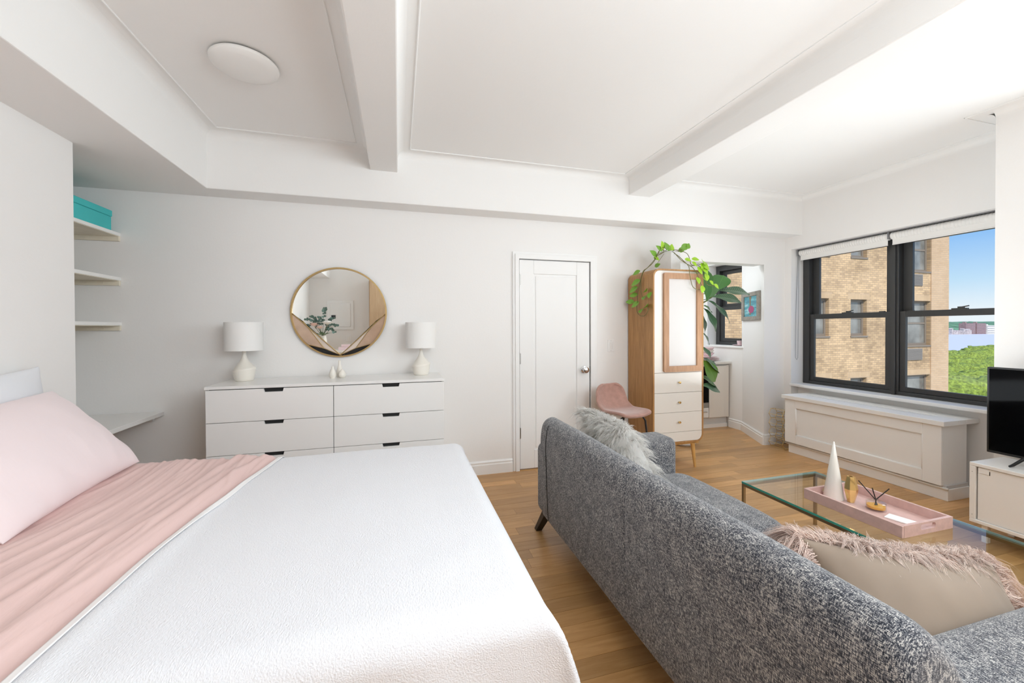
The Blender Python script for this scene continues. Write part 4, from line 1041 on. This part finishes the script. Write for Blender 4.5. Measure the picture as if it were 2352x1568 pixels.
for q in ((a0+w*1.6, a1-w*1.6, z0, z0+w), (a0+w*1.6, a1-w*1.6, z1-w, z1), (a0, a0+w*1.6, z0, z1), (a1-w*1.6, a1, z0, z1)): fr.add(*splay_box(*q, 0.001, .022))
fr.build('picture_frame', 'grey_frame', t, bevel=.003)
def pic_mat():
    m = bpy.data.materials.new('seaside_print'); m.use_nodes = True; n, l = m.node_tree.nodes, m.node_tree.links; b = n['Principled BSDF']; b.inputs['Roughness'].default_value = .4
    g = n.new('ShaderNodeTexCoord'); mp = n.new('ShaderNodeMapping'); mp.inputs['Scale'].default_value = (2, 2, 9); l.new(g.outputs['Object'], mp.inputs[0])
    t_ = n.new('ShaderNodeTexNoise'); t_.inputs['Scale'].default_value = 3; t_.inputs['Detail'].default_value = 6; l.new(mp.outputs[0], t_.inputs['Vector'])
    r = n.new('ShaderNodeValToRGB'); r.color_ramp.elements[0].position = .35; r.color_ramp.elements[0].color = (.05, .20, .27, 1); r.color_ramp.elements[1].position = .68; r.color_ramp.elements[1].color = (.42, .60, .62, 1)
    e = r.color_ramp.elements.new(.52); e.color = (.08, .36, .42, 1); l.new(t_.outputs[0], r.inputs[0]); l.new(r.outputs[0], b.inputs['Base Color']); return m
MB().add(*splay_box(a0+.06, a1-.06, z0+.04, z1-.04, .002, .008)).build('print', pic_mat(), t)
ring = [sp(.355+.085*math.cos(2*PI*k/28), 1.60+.045*math.sin(2*PI*k/28), .0095) for k in range(28)]
M['magenta'] = mat('magenta_paint', (.36, .06, .16), .6); M['tan_paint'] = mat('tan_paint', (.22, .17, .10), .6)
MB().add(ring, [tuple(range(28))]).build('pink_shape', 'magenta', t, solid=.001)
MB().add(*splay_box(.37, .41, 1.53, 1.73, .008, .009)).add([sp(.385+.04*math.cos(2*PI*k/20), 1.745+.018*math.sin(2*PI*k/20), .0092) for k in range(20)], [tuple(range(20))]).build('figure_shape', 'tan_paint', t)

# ------------------------------------------------------------------ kitchen corner
kc = thing('base_cabinet', 'cream kitchen base cabinet at the end of the passage', 'cabinet', (4.2, 4.8, 0))
boxo('cabinet_body', 'cream', (4.06, 4.52, .14, 4.40, 5.09, .86), kc)
boxo('cabinet_door', 'cream', (4.058, 4.50, .150, 4.300, 4.519, .850), kc, bevel=.002); boxo('filler', 'cream', (4.303, 4.505, .150, 4.385, 4.519, .850), kc)
boxo('toe_kick', 'toe', (3.40, 4.55, 0, 4.39, 4.57, .145), kc); boxo('toe_strip', 'trim', (3.40, 4.535, 0, 4.39, 4.55, .05), kc)
boxo('grip_channel', 'steel', (4.06, 4.515, .852, 4.36, 4.525, .874), kc)
ov = thing('oven', 'built-in oven with black glass door beside the kitchen cabinet', 'oven', (3.75, 4.8, .145))
boxo('oven_body', 'white_lacquer', (3.45, 4.52, .145, 4.052, 5.09, .86), ov)
boxo('oven_door', 'blackgloss', (3.46, 4.500, .36, 4.050, 4.519, .85), ov, bevel=.003); boxo('trim_strip', 'steel', (3.46, 4.497, .292, 4.050, 4.519, .355), ov); boxo('lower_drawer', 'white_lacquer', (3.46, 4.500, .155, 4.050, 4.519, .287), ov, bevel=.003)
MB().tube([(3.52, 4.475, .235), (4.0, 4.475, .235)], .007, 8).box(3.53, 4.475, .229, 3.54, 4.50, .241).box(3.98, 4.475, .229, 3.99, 4.50, .241).build('handle', 'chrome', ov)
ct = boxo('countertop', 'counter', (3.40, 4.475, .876, 4.40, 5.09, .910), bevel=.004); tag(ct, 'pale stone kitchen countertop under the pink plates', 'countertop')
def plate(x, yy, z, R, lb, name='plate', m='porcelain_pink'):
    return tag(MB().lathe([(.001, 0), (R*.6, 0), (R*.7, .004), (R, .014), (R, .017), (R*.68, .008), (.001, .006)], (x, yy, z), 36).build(name, m, smooth=.8), lb, 'plate', 'stack of pink plates on the counter')
NM = ['bottom plate of the pink stack on the counter', 'second plate from the bottom of the pink stack', 'third plate from the bottom of the pink stack', 'topmost plate of the pink stack, under the bowls']
for i in range(4): plate(4.19, 4.68, .9105+.0135*i, .15 if i < 3 else .125, NM[i])
def bowl(x, yy, z, R, hh, m, lb, name='bowl', g=None):
    return tag(MB().lathe([(.001, 0), (R*.5, 0), (R*.8, hh*.4), (R, hh), (R-.004, hh), (R*.76, hh*.45), (R*.45, .006), (.001, .006)], (x, yy, z), 32).build(name, m, smooth=.8), lb, 'bowl', g)
bowl(4.19, 4.68, .972, .085, .05, 'porcelain_pink', 'lower pink bowl standing on the plate stack', g='bowls on the plates'); bowl(4.19, 4.68, 1.0105, .085, .05, 'ceramic', 'white bowl in the middle of the bowls on the plates', g='bowls on the plates'); bowl(4.19, 4.68, 1.049, .087, .05, 'porcelain_pink', 'upper pink bowl of those on the plate stack', g='bowls on the plates')
tag(MB().lathe([(.001, 0), (.05, 0), (.085, .012), (.085, .015), (.05, .005), (.001, .005)], (4.48, 4.42, 1.124), 28).build('saucer', 'porcelain_pink', smooth=.8), 'pink saucer on the kitchen window sill', 'saucer')
tag(MB().lathe([(.001, 0), (.026, 0), (.034, .03), (.038, .065), (.035, .065), (.03, .03), (.001, .006)], (4.48, 4.41, 1.1295), 28).build('cup', 'porcelain_pink', smooth=.8), 'small pink cup on the saucer by the kitchen window', 'cup')
tag(MB().lathe([(.001, 0), (.06, 0), (.10, .012), (.10, .016), (.06, .006), (.001, .006)], (4.30, 4.98, .911), 28).build('side_dish', 'porcelain_pink', smooth=.8), 'pink dish at the back of the counter below the kitchen window', 'dish')

# ------------------------------------------------------------------ honeycomb rack
t = thing('wire_rack', 'gold wire honeycomb rack on the floor beside the radiator cover', 'rack', (4.23, 3.57, 0))
hh = .1075; R_ = hh/math.sqrt(3); cx0 = 4.182
def hexv(cx, cz): return [(cx+R_*math.cos(PI/3*k), cz+hh/2*(math.sin(PI/3*k)/math.sin(PI/3))) for k in range(6)]
ya, yb = 3.475, 3.645
edges = set(); nodes = set()
for c, (cx, nrow, zo) in enumerate(((cx0, 4, hh/2+.005), (cx0+1.5*R_, 4, .005))):
    for r in range(nrow):
        if c == 1 and r == 0: vv_ = [q for q in hexv(cx, zo) if q[1] >= -.001]
        else: vv_ = hexv(cx, zo+r*hh)
        full_ = len(vv_) == 6
        for k in range(len(vv_) if full_ else len(vv_)-1):
            a, b = vv_[k], vv_[(k+1) % len(vv_)]
            a, b = tuple(round(x, 3) for x in a), tuple(round(x, 3) for x in b); edges.add((min(a, b), max(a, b))); nodes |= {a, b}
fw = MB(); bw = MB(); cw = MB()
for a, b in edges:
    fw.tube([(a[0], ya, a[1]), (b[0], ya, b[1])], .0027, 6); bw.tube([(a[0], yb, a[1]), (b[0], yb, b[1])], .0027, 6)
for a in nodes: cw.tube([(a[0], ya, a[1]), (a[0], yb, a[1])], .0022, 6)
fw.build('front_hexagons', 'goldwire', t); bw.build('rear_hexagons', 'goldwire', t); cw.build('cross_wires', 'goldwire', t)

# ------------------------------------------------------------------ radiator cover
t = thing('radiator_cover', 'long white panelled radiator cover below the big window', 'cabinet', (4.27, 2.77, 0))
mb = MB().box(4.118, 2.105, .118, 4.41, 3.432, .592); mb.build('cover_body', 'trim', t, bevel=.003)
fp = MB(); yA, yB_, zA, zB = 2.105, 3.432, .118, .592; b_ = .12; xo = 4.104
fp.box(xo, yA, zA, 4.119, yA+b_, zB).box(xo, yB_-b_, zA, 4.119, yB_, zB).box(xo, yA+b_, zA, 4.119, yB_-b_, zA+.09).box(xo, yA+b_, zB-.09, 4.119, yB_-b_, zB)
fp.build('front_frame', 'trim', t, bevel=.003)
bd = MB(); 
for (p, q) in (((yA+b_, zA+.09), (yB_-b_, zA+.09)), ((yA+b_, zB-.09), (yB_-b_, zB-.09)), ((yA+b_, zA+.09), (yA+b_, zB-.09)), ((yB_-b_, zA+.09), (yB_-b_, zB-.09))):
    bd.tube([(4.113, p[0], p[1]), (4.113, q[0], q[1])], .008, 8)
bd.build('panel_bead', 'trim', t, smooth=True)
top = MB().box(4.085, 2.082, .592, 4.26, 3.460, .630).box(4.345, 2.082, .592, 4.515, 3.460, .630).box(4.26, 2.082, .592, 4.345, 2.25, .630).box(4.26, 3.33, .592, 4.345, 3.460, .630)
top.build('cover_top', 'trim', t, bevel=.003)
gr = MB().box(4.2602, 2.2502, .594, 4.3448, 3.3298, .608)
for k in range(7): gr.box(4.268+k*.0115, 2.252, .606, 4.273+k*.0115, 3.328, .624)
gr.build('vent_grille', 'trim', t)
boxo('plinth', 'trim', (4.140, 2.082, 0, 4.41, 3.418, .092), t, bevel=.003); MB().tube([(4.132, 2.078, .098), (4.132, 3.418, .098)], .010, 8).build('plinth_bead', 'trim', t, smooth=True)
boxo('shadow_gap', 'toe', (4.136, 2.09, .088, 4.40, 3.41, .119), t)

# ------------------------------------------------------------------ tv stand and tv
t = thing('tv_stand', 'low white metal media cabinet with sliding doors under the television', 'cabinet', (3.73, 1.05, 0))
TY0, TY1, TX0, TX1, TZ0, TZ1 = .48, 1.682, 3.55, 3.90, .115, .500
s = MB().box(TX0, TY0, TZ1-.022, TX1, TY1, TZ1).box(TX0, TY0, TZ0, TX1, TY1, TZ0+.022).box(TX0, TY1-.028, TZ0+.022, TX1, TY1, TZ1-.022).box(TX0, TY0, TZ0+.022, TX1, TY0+.028, TZ1-.022).box(TX1-.02, TY0+.028, TZ0+.022, TX1, TY1-.028, TZ1-.022)
s.build('cabinet_shell', 'white_lacquer', t, bevel=.003)
def sdoor(ya, yb, x):
    poly = [(ya, TZ0+.024), (yb, TZ0+.024), (yb, TZ1-.066), (yb-.002, TZ1-.066), (yb-.002, TZ1-.026), (ya, TZ1-.026)]
    d = MB().prism(poly, 'x', x, x+.008).build('sliding_door', 'white_lacquer', t, bevel=.001)
    boxo('pull_tab', 'white_lacquer', (x-.004, yb-.052, TZ1-.062, x+.001, yb-.003, TZ1-.030), d, bevel=.001)
    boxo('tab_slot', 'recess', (x-.0015, yb-.056, TZ1-.064, x+.002, yb-.053, TZ1-.040), d)
sdoor(1.05, TY1-.034, TX0+.012); sdoor(TY0+.03, 1.10, TX0+.024)
for z in (TZ0+.05, TZ1-.06): MB().tube([(TX0-.0008, TY1-.014, z), (TX0+.001, TY1-.014, z)], .0025, 10).build('bolt_hole', 'steel', t)
for x in (TX0+.04, TX1-.04):
    for yy in (TY0+.06, TY1-.06): MB().box(x-.014, yy-.014, 0, x+.014, yy+.014, TZ0).build('leg', 'white_lacquer', t)
t = thing('television', 'black flat television on the white media cabinet', 'television', (3.73, 1.2, .5))
boxo('housing', 'black', (3.722, .72, .549, 3.755, 1.682, 1.108), t, bevel=.004)
boxo('screen', 'blackgloss', (3.7195, .732, .566, 3.7225, 1.670, 1.097), t)
boxo('rear_box', 'black', (3.754, .9, .62, 3.79, 1.5, .9), t, bevel=.01)
for yy in (1.52, .88):
    for (dx, dn) in ((-.105, 1), (.105, 1)):
        MB().tube([(3.737+dx, yy+.02, .506), (3.737+dx*.8, yy+.015, .512), (3.737, yy-.01, .562)], [.006, .008, .009], 8).build('foot', 'black', t, smooth=.9)

# ------------------------------------------------------------------ coffee table and tray
t = thing('coffee_table', 'glass-topped coffee table on a slim brass frame in front of the sofa', 'table', (2.46, 1.45, 0))
CX0, CX1, CY0, CY1, CZ = 2.150, 2.782, .80, 2.100, .37
g = boxo('glass_top', 'tableglass', (CX0, CY0, CZ-.012, CX1, CY1, CZ), t)
e = .0012
MB().box(CX0-e, CY0, CZ-.0118, CX0, CY1, CZ-.0003).box(CX0, CY0-e, CZ-.0118, CX1, CY0, CZ-.0003).build('glass_edge', 'glassedge', g)
MB().box(CX1, CY0, CZ-.0118, CX1+e, CY1, CZ-.0003).box(CX0, CY1, CZ-.0118, CX1, CY1+e, CZ-.0003).build('glass_edge', 'glassedge_far', g)
w = .016; zt = CZ-.0125
M['bronze'] = mat('antique_brass', (.40, .31, .19), .35, .9)
fr = MB().box(CX0, CY0, zt-w, CX0+w, CY1, zt).box(CX1-w, CY0, zt-w, CX1, CY1, zt).box(CX0+w, CY0, zt-w, CX1-w, CY0+w, zt).box(CX0+w, CY1-w, zt-w, CX1-w, CY1, zt); fr.build('top_frame', 'bronze', t)
for x in (CX0, CX1-w):
    for yy in (CY0, CY1-w): boxo('leg', 'bronze', (x, yy, 0, x+w, yy+w, zt-w), t)
t = thing('serving_tray', 'pink crackle tray with cut-out handles on the glass table', 'tray', (2.47, 1.55, CZ))
X0, X1, Y0, Y1, Z0, Z1, w = 2.285, 2.648, 1.312, 1.790, CZ+.0008, CZ+.058, .014
boxo('tray_floor', 'leather', (X0+w, Y0+w, Z0, X1-w, Y1-w, Z0+.010), t)
boxo('long_side', 'leather', (X0, Y0, Z0, X0+w, Y1, Z1), t, bevel=.002); boxo('long_side', 'leather', (X1-w, Y0, Z0, X1, Y1, Z1), t, bevel=.002)
def end_wall(ya, yb):
    xs0, xs1 = X0+w, X1-w; cx = (xs0+xs1)/2; hz = (Z0+Z1)/2+.006; hw, hr = .055, .013
    aR = np.linspace(-PI/2, PI/2, 9); aL = np.linspace(PI/2, 3*PI/2, 9)
    R_ = [(cx+hw-hr+hr*math.cos(a), hz+hr*math.sin(a)) for a in aR]; L_ = [(cx-hw+hr+hr*math.cos(a), hz+hr*math.sin(a)) for a in aL]
    mb = MB()
    mb.prism([(cx, Z0), (xs1, Z0), (xs1, Z1), (cx, Z1), (cx, hz+hr)]+R_[::-1]+[(cx, hz-hr)], 'y', ya, yb)
    mb.prism([(cx, Z1), (xs0, Z1), (xs0, Z0), (cx, Z0), (cx, hz-hr)]+L_[::-1]+[(cx, hz+hr)], 'y', ya, yb)
    mb.build('handle_end', 'leather', t)
end_wall(Y0, Y0+w); end_wall(Y1-w, Y1)
zt = Z0+.0105
tag(MB().lathe([(.001, 0), (.048, 0), (.050, .006), (.004, .325), (.001, .328)], (2.425, 1.722, zt), 40).build('cone_ornament', 'pearl', smooth=.8), 'tall pearly white cone ornament standing on the tray', 'ornament')
pr = [(.001, 0), (.017, 0), (.030, .055), (.033, .075), (.022, .135), (.020, .145), (.009, .145), (.008, .11), (.001, .1)]
tag(MB().lathe(pr, (2.462, 1.655, zt), 7).build('bud_vase', 'gold'), 'faceted gold bud vase on the tray beside the white cone', 'vase')
t = thing('reed_diffuser', 'clear glass reed diffuser with amber oil and black sticks on the tray', 'diffuser', (2.487, 1.545, zt))
dc = (2.490, 1.548, zt)
MB().lathe([(.001, 0), (.042, 0), (.044, .004), (.044, .040), (.036, .046), (.012, .048), (.012, .058), (.009, .058), (.009, .047), (.034, .042), (.040, .038), (.040, .010), (.001, .009)], dc, 40).build('bottle', 'bottle', t, smooth=.6)
MB().lathe([(.001, .0095), (.0395, .0105), (.0395, .023), (.001, .0235)], dc, 32).build('oil', 'amber', t, smooth=.6)
for e in ((-.115, .01, .165), (-.045, -.01, .125), (.052, -.03, .118)):
    MB().tube([(dc[0]-e[0]*.12, dc[1]-e[1]*.1, dc[2]+.012), (dc[0]+e[0]*.05, dc[1], dc[2]+.055), (dc[0]+e[0], dc[1]+e[1], dc[2]+e[2])], .0026, 8).build('reed', 'reed', t)
cd = MB().box(-.035, -.055, 0, .035, .055, .006).xform(Matrix.Translation((2.47, 1.425, zt)) @ Matrix.Rotation(.25, 4, 'Z')).build('match_box', 'paper', bevel=.001)
tag(cd, 'flat white box lying in the near end of the tray', 'box')
# ------------------------------------------------------------------ behind the camera (seen in the mirror)
t = thing('linen_closet', 'pale wood closet with tall doors behind the camera, seen in the mirror', 'closet', (.1, -1.35, 0))
boxo('closet_body', 'closet', (-.56, -1.64, 0, .7, -1.12, 2.4), t)
for x in (-.55, -.13, .29):
    d = boxo('closet_door', 'closet', (x, -1.12, .05, x+.40, -1.10, 2.38), t, bevel=.003)
    hx = x+.06 if x > -.2 else x+.34
    MB().tube([(hx, -1.10, 1.55), (hx, -1.07, 1.56), (hx, -1.07, 1.84), (hx, -1.10, 1.85)], .006, 8).build('handle', 'steel', d)
t = thing('panel_door', 'white hatch with a small dark keypad on the wall, seen in the mirror', 'hatch', (-1.16, -1.64, 1.66))
boxo('hatch_frame', 'trim', (-1.42, -1.65, 1.36, -.90, -1.625, 1.97), t, bevel=.008); boxo('hatch_leaf', 'trim', (-1.36, -1.63, 1.42, -.96, -1.612, 1.91), t, bevel=.01)
boxo('keypad', 'keypad', (-1.33, -1.614, 1.60, -1.25, -1.60, 1.66), t)
t = thing('light_switch', 'white light switch on the wall behind the camera, seen in the mirror', 'switch', (-1.0, -1.65, 1.18))
boxo('wall_plate', 'trim', (-1.055, -1.65, 1.105, -.955, -1.642, 1.26), t, bevel=.003); boxo('rocker', 'white_matt', (-1.03, -1.643, 1.14, -.98, -1.636, 1.225), t, bevel=.003)
t = thing('console_table', 'white console table behind the camera, seen in the mirror', 'table', (-1.25, -.98, 0))
boxo('table_top', 'white_lacquer', (-1.72, -1.25, .93, -.70, -.70, .97), t, bevel=.004)
for x in (-1.70, -.77):
    for yy in (-1.22, -.77): boxo('leg', 'white_lacquer', (x, yy, 0, x+.04, yy+.04, .93), t)
fl = thing('flower_vase', 'white vase of peach and white flowers with eucalyptus, seen in the mirror', 'flowers', (-1.36, -.86, .97))
fc = Vector((-1.37, -.86, .97))
MB().lathe([(.001, 0), (.06, 0), (.075, .06), (.07, .2), (.055, .28), (.05, .28), (.06, .2), (.001, .02)], tuple(fc), 32).build('vase', 'ceramic', fl, smooth=.8)
def flower(c, R, m):
    mb = MB()
    for ring_, (k, tilt, s) in enumerate(((7, .25, 1), (6, .65, .85), (5, 1.05, .65), (3, 1.4, .45))):
        for i in range(k):
            a = 2*PI*i/k+ring_*.5; d = Vector((math.cos(a)*math.cos(tilt), math.sin(a)*math.cos(tilt), math.sin(tilt)))
            sd_ = Vector((-math.sin(a), math.cos(a), 0)); up_ = d.cross(sd_)
            rows = [[c+d*(R*s*u)+sd_*(R*.42*s*v*math.sin(PI*min(.97, u*.75+.12)))-up_*(R*.18*(1-u)*1)+up_*(R*.12*v*v) for v in (-1, -.5, 0, .5, 1)] for u in (.05, .4, .75, 1)]
            mb.grid(rows)
    return mb.build('flower', m, fl, smooth=True)
for dx, dy, dz, R, m in ((-.13, .10, .47, .085, 'petal_pink'), (.10, .12, .50, .10, 'petal_white'), (.0, -.06, .52, .08, 'petal_white'), (-.03, .14, .42, .07, 'petal_pink'), (.16, .0, .44, .08, 'petal_white')):
    c = fc+Vector((dx, dy, dz)); MB().tube([tuple(fc+Vector((0, 0, .25))), tuple(c)], .004, 6).build('stem', 'vine', fl); flower(c, R, M[m])
em = bpy.data.meshes.new('leaf'); em.from_pydata([(math.cos(2*PI*k/10)*.5+.5, math.sin(2*PI*k/10)*.5, .05*math.cos(2*PI*k/5)) for k in range(10)], [], [tuple(range(10))]); em.materials.append(M['eucalyptus'])
for (ex, ey, ez) in ((-.27, .05, .58), (-.20, .0, .64), (.04, .02, .80), (-.06, .05, .62), (.20, .05, .60), (.25, .08, .46), (.22, .1, .34), (-.24, .1, .46)):
    tip = fc+Vector((ex, ey, ez)); a = fc+Vector((0, 0, .27))
    pts = [a.lerp(tip, q)+Vector((0, 0, .10*math.sin(q*PI))) for q in np.linspace(0, 1, 9)]
    MB().tube(pts, .003, 5).build('stem', 'eucalyptus', fl)
    for i in range(3, 9):
        for sg in (1, -1):
            b_ = pts[i]; d_ = Vector((sg*.6, random.uniform(-.5, .5), random.uniform(-.1, .6))).normalized()
            put_leaf(em, b_, b_+d_, fl, up=(0, 1, .3), sc=random.uniform(.035, .055))
lf = leaf_mesh('leaf', 1, .55, 'heart', 'fig_mid')
for i in range(7):
    a = i*.9; b_ = fc+Vector((.05*math.cos(a), .05*math.sin(a)+.05, .30)); d_ = Vector((math.cos(a), math.sin(a)+.4, .3)).normalized()*.14
    put_leaf(lf, b_, b_+d_, fl, sc=.15)
t = tag(boxo('gift_box', 'porcelain_pink', (-1.10, -1.0, .971, -.86, -.84, 1.03), bevel=.003), 'larger pink box on the console, seen in the mirror', 'box')
t = tag(boxo('gift_box', 'porcelain_pink', (-1.05, -.98, 1.031, -.90, -.86, 1.08), bevel=.003), 'smaller pink box lying on the larger pink box, seen in the mirror', 'box')

# ------------------------------------------------------------------ outside: neighbouring brick building
FY = 10.5
W_ = []   # x0, z0, x1, z1
fl_h = 2.825
for k in (-2, -1, 0, 1): 
    dz = k*fl_h
    W_ += [(13.55, 1.07+dz, 14.54, 2.39+dz), (15.58, 1.07+dz, 16.38, 2.375+dz), (18.05, .68+dz, 19.787, 2.37+dz)]
    W_ += [(10.9, 1.07+dz, 11.8, 2.39+dz)]
AC = [(18.35, -.30-.10+dz+fl_h-2.19, 19.28, .30+dz+fl_h-2.19) for dz in ()]
bld = thing('apartment_building', 'tan brick apartment building outside the windows', 'building', (15, 10.7, -30))
holes_wall('x', 7.5, 19.79, -8, 9, FY, FY+.35, W_).build('brick_wall', 'brick', bld)
boxo('pale_pilaster', 'brick_pale', (19.79, FY-.03, -8, 20.80, FY+6, 9), bld); boxo('rear_wall', 'brick', (7.5, FY+.36, -30, 20.7, FY+6, -8.01), bld); boxo('inner_wall', 'recess', (7.5, FY+.8, -8, 19.78, FY+.9, 9), bld)
lint = MB(); solds = MB()
for (x0, z0, x1, z1) in W_:
    f_ = MB(); w = .085; yy0, yy1 = FY+.12, FY+.20
    f_.box(x0, yy0, z0, x0+w, yy1, z1).box(x1-w, yy0, z0, x1, yy1, z1).box(x0+w, yy0, z1-w, x1-w, yy1, z1).box(x0+w, yy0, z0, x1-w, yy1, z0+w).box(x0+w, yy0+.01, (z0+z1)/2-.04, x1-w, yy1-.005, (z0+z1)/2+.03)
    if x1-x0 > 1.5: f_.box(x0+.42, yy0+.004, z0+w, x0+.50, yy1-.002, z1-w)
    fo = f_.build('window', 'ext_frame', bld)
    boxo('pane', 'ext_pane', (x0+.03, yy0+.03, z0+.03, x1-.03, yy0+.036, z1-.03), fo)
    sh_ = random.uniform(.25, .8)
    boxo('shade', 'ext_shade', (x0+.12, yy1+.03, z1-(z1-z0)*sh_, x1-.3*(x1-x0), yy1+.035, z1-.05), fo)
    boxo('sill', 'ext_frame', (x0-.02, FY-.03, z0-.06, x1+.02 if x1 < 19.5 else x1-.005, FY+.115, z0-.002), fo)
    k = int((x1-x0+.3)/.073)
    boxo('lintel', 'brick_soldier', (x0-.15, FY-.003, z1, x1+.15 if x1 < 19.5 else x1, FY+.1, z1+.215), bld)
for k in (-2, -1, 0, 1):
    z1 = .56+k*fl_h; x1 = 19.30; x0 = 18.35
    a = boxo('air_conditioner_grille', 'grille', (x0, FY-.03, z1-.44, x1, FY+.2, z1), bld)
    sl = MB()
    for i in range(9): sl.box(x0+.02, FY-.045, z1-.42+i*.046, x1-.02, FY-.028, z1-.42+i*.046+.02)
    sl.build('slats', 'grille', a, kind='stuff')
# river, far shore, trees, far blocks
GZ = -32
struct(boxo('river', 'river', (-400, 200, GZ-.5, 6500, 2600, GZ)))
struct(boxo('ground', 'hill', (5, 20, GZ-4, 700, 260, GZ-.6)))
def ridge(name, y0, xa, xb, hfun, m, depth=500):
    xs = np.linspace(xa, xb, 90); rows = []
    for k in range(14):
        q = k/13; rows.append([(x, y0+depth*q, GZ-2+hfun(x)*math.sin(min(1, q*1.6)*PI/2)+4*noise.noise(Vector((x*.03, q*12, 2)))*(q > 0)) for x in xs])
    return struct(MB().grid(rows).build(name, m, smooth=True))
ridge('hills', 1250, 1200, 4600, lambda x: 66+14*noise.noise(Vector((x*.004, 0, 0)))+4*noise.noise(Vector((x*.03, 5, 0))), 'hill')
# leafy crowns of the park trees (displaced balls, each a tree)
def crown_mesh(name, seed, m):
    bm = bmesh.new(); bmesh.ops.create_icosphere(bm, subdivisions=4, radius=1)
    for v in bm.verts:
        n_ = noise.noise(v.co*2.2+Vector((seed, 0, 0)))*.22+noise.noise(v.co*6+Vector((seed, 3, 0)))*.13+noise.noise(v.co*15+Vector((seed, 3, 9)))*.14
        v.co = v.co*(1+n_)
    me = bpy.data.meshes.new(name); bm.to_mesh(me); bm.free(); me.materials.append(M[m]); return me
cms = [crown_mesh('crown', i*7.3, 'crown') for i in range(3)]
can = MB()
for r_i, (yy, k0, k1, slope, R, n_) in enumerate(((60, 1.80, 2.45, .205, 3.4, 13), (72, 1.80, 2.45, .172, 3.6, 14), (86, 1.82, 2.45, .146, 4.0, 14), (102, 1.82, 2.45, .124, 4.4, 15), (122, 1.82, 2.45, .106, 5.0, 15), (146, 1.82, 2.45, .092, 5.6, 16))):
    for i in range(n_):
        k = k0+(k1-k0)*(i+random.uniform(-.3, .3))/(n_-1)
        tz = H-yy*(slope*(1+random.uniform(-.05, .05))-(.016*max(0, min(1, (k-2.02)/.2)) if r_i > 3 else 0))
        me = cms[(i+r_i) % 3]; R2 = R*random.uniform(.85, 1.2); a_ = random.uniform(0, 6); ca, sa = math.cos(a_), math.sin(a_)
        can.add([(k*yy+R2*(v.co.x*ca-v.co.y*sa), yy+R2*(v.co.x*sa+v.co.y*ca), tz-R2*.8+R2*.85*v.co.z) for v in me.vertices], [tuple(f.vertices) for f in me.polygons])
cn = can.build('tree_canopy', 'crown', smooth=True, kind='stuff')
tag(cn, 'sunlit green treetops between the brick building and the river', 'foliage')
def far_block(name, k0, k1, yy, z0, z1, m, lb, cols, rows_):
    b = thing(name, lb, 'building', ((k0+k1)/2*yy, yy, z0)); x0, x1 = k0*yy, k1*yy
    boxo('block_wall', m, (x0, yy, z0, x1, yy+25, z1), b)
    wn_ = MB(); dx = (x1-x0)/cols; dz = (z1-z0)/rows_
    for i in range(cols):
        for j in range(rows_): wn_.box(x0+dx*(i+.25), yy-.4, z0+dz*(j+.3), x0+dx*(i+.75), yy+.2, z0+dz*(j+.75))
    wn_.build('windows', 'far_glass', b, kind='stuff')
    boxo('roof', m, (x0+3, yy+4, z1, x0+12, yy+14, z1+5), b)
ys = 1200; ez = lambda e: H+ys*e
far_block('apartment_block', 2.086, 2.142, ys, GZ, ez(.0145), 'block_red', 'red-brown apartment block across the river, one nearer the brick building', 9, 7)
far_block('apartment_block', 2.150, 2.205, ys, GZ, ez(.0145), 'block_red', 'red-brown apartment block across the river, one farther from the brick building', 9, 7)
far_block('white_block', 2.215, 2.29, ys, GZ, ez(.006), 'block_white', 'low white building on the far shore of the river', 10, 4)
hs = MB()
for i in range(12):
    x = (1.975+i*.0095)*ys; z = GZ+random.uniform(3, 22); w = random.uniform(6, 11)
    hs.box(x-w/2, ys-20, GZ, x+w/2, ys-8, z+6); hs.prism([(x-w/2-1, z+6), (x+w/2+1, z+6), (x, z+10)], 'y', ys-21, ys-7)
tag(hs.build('shore_houses', 'pale_house', kind='stuff'), 'tiny pale houses along the far river shore', 'houses')
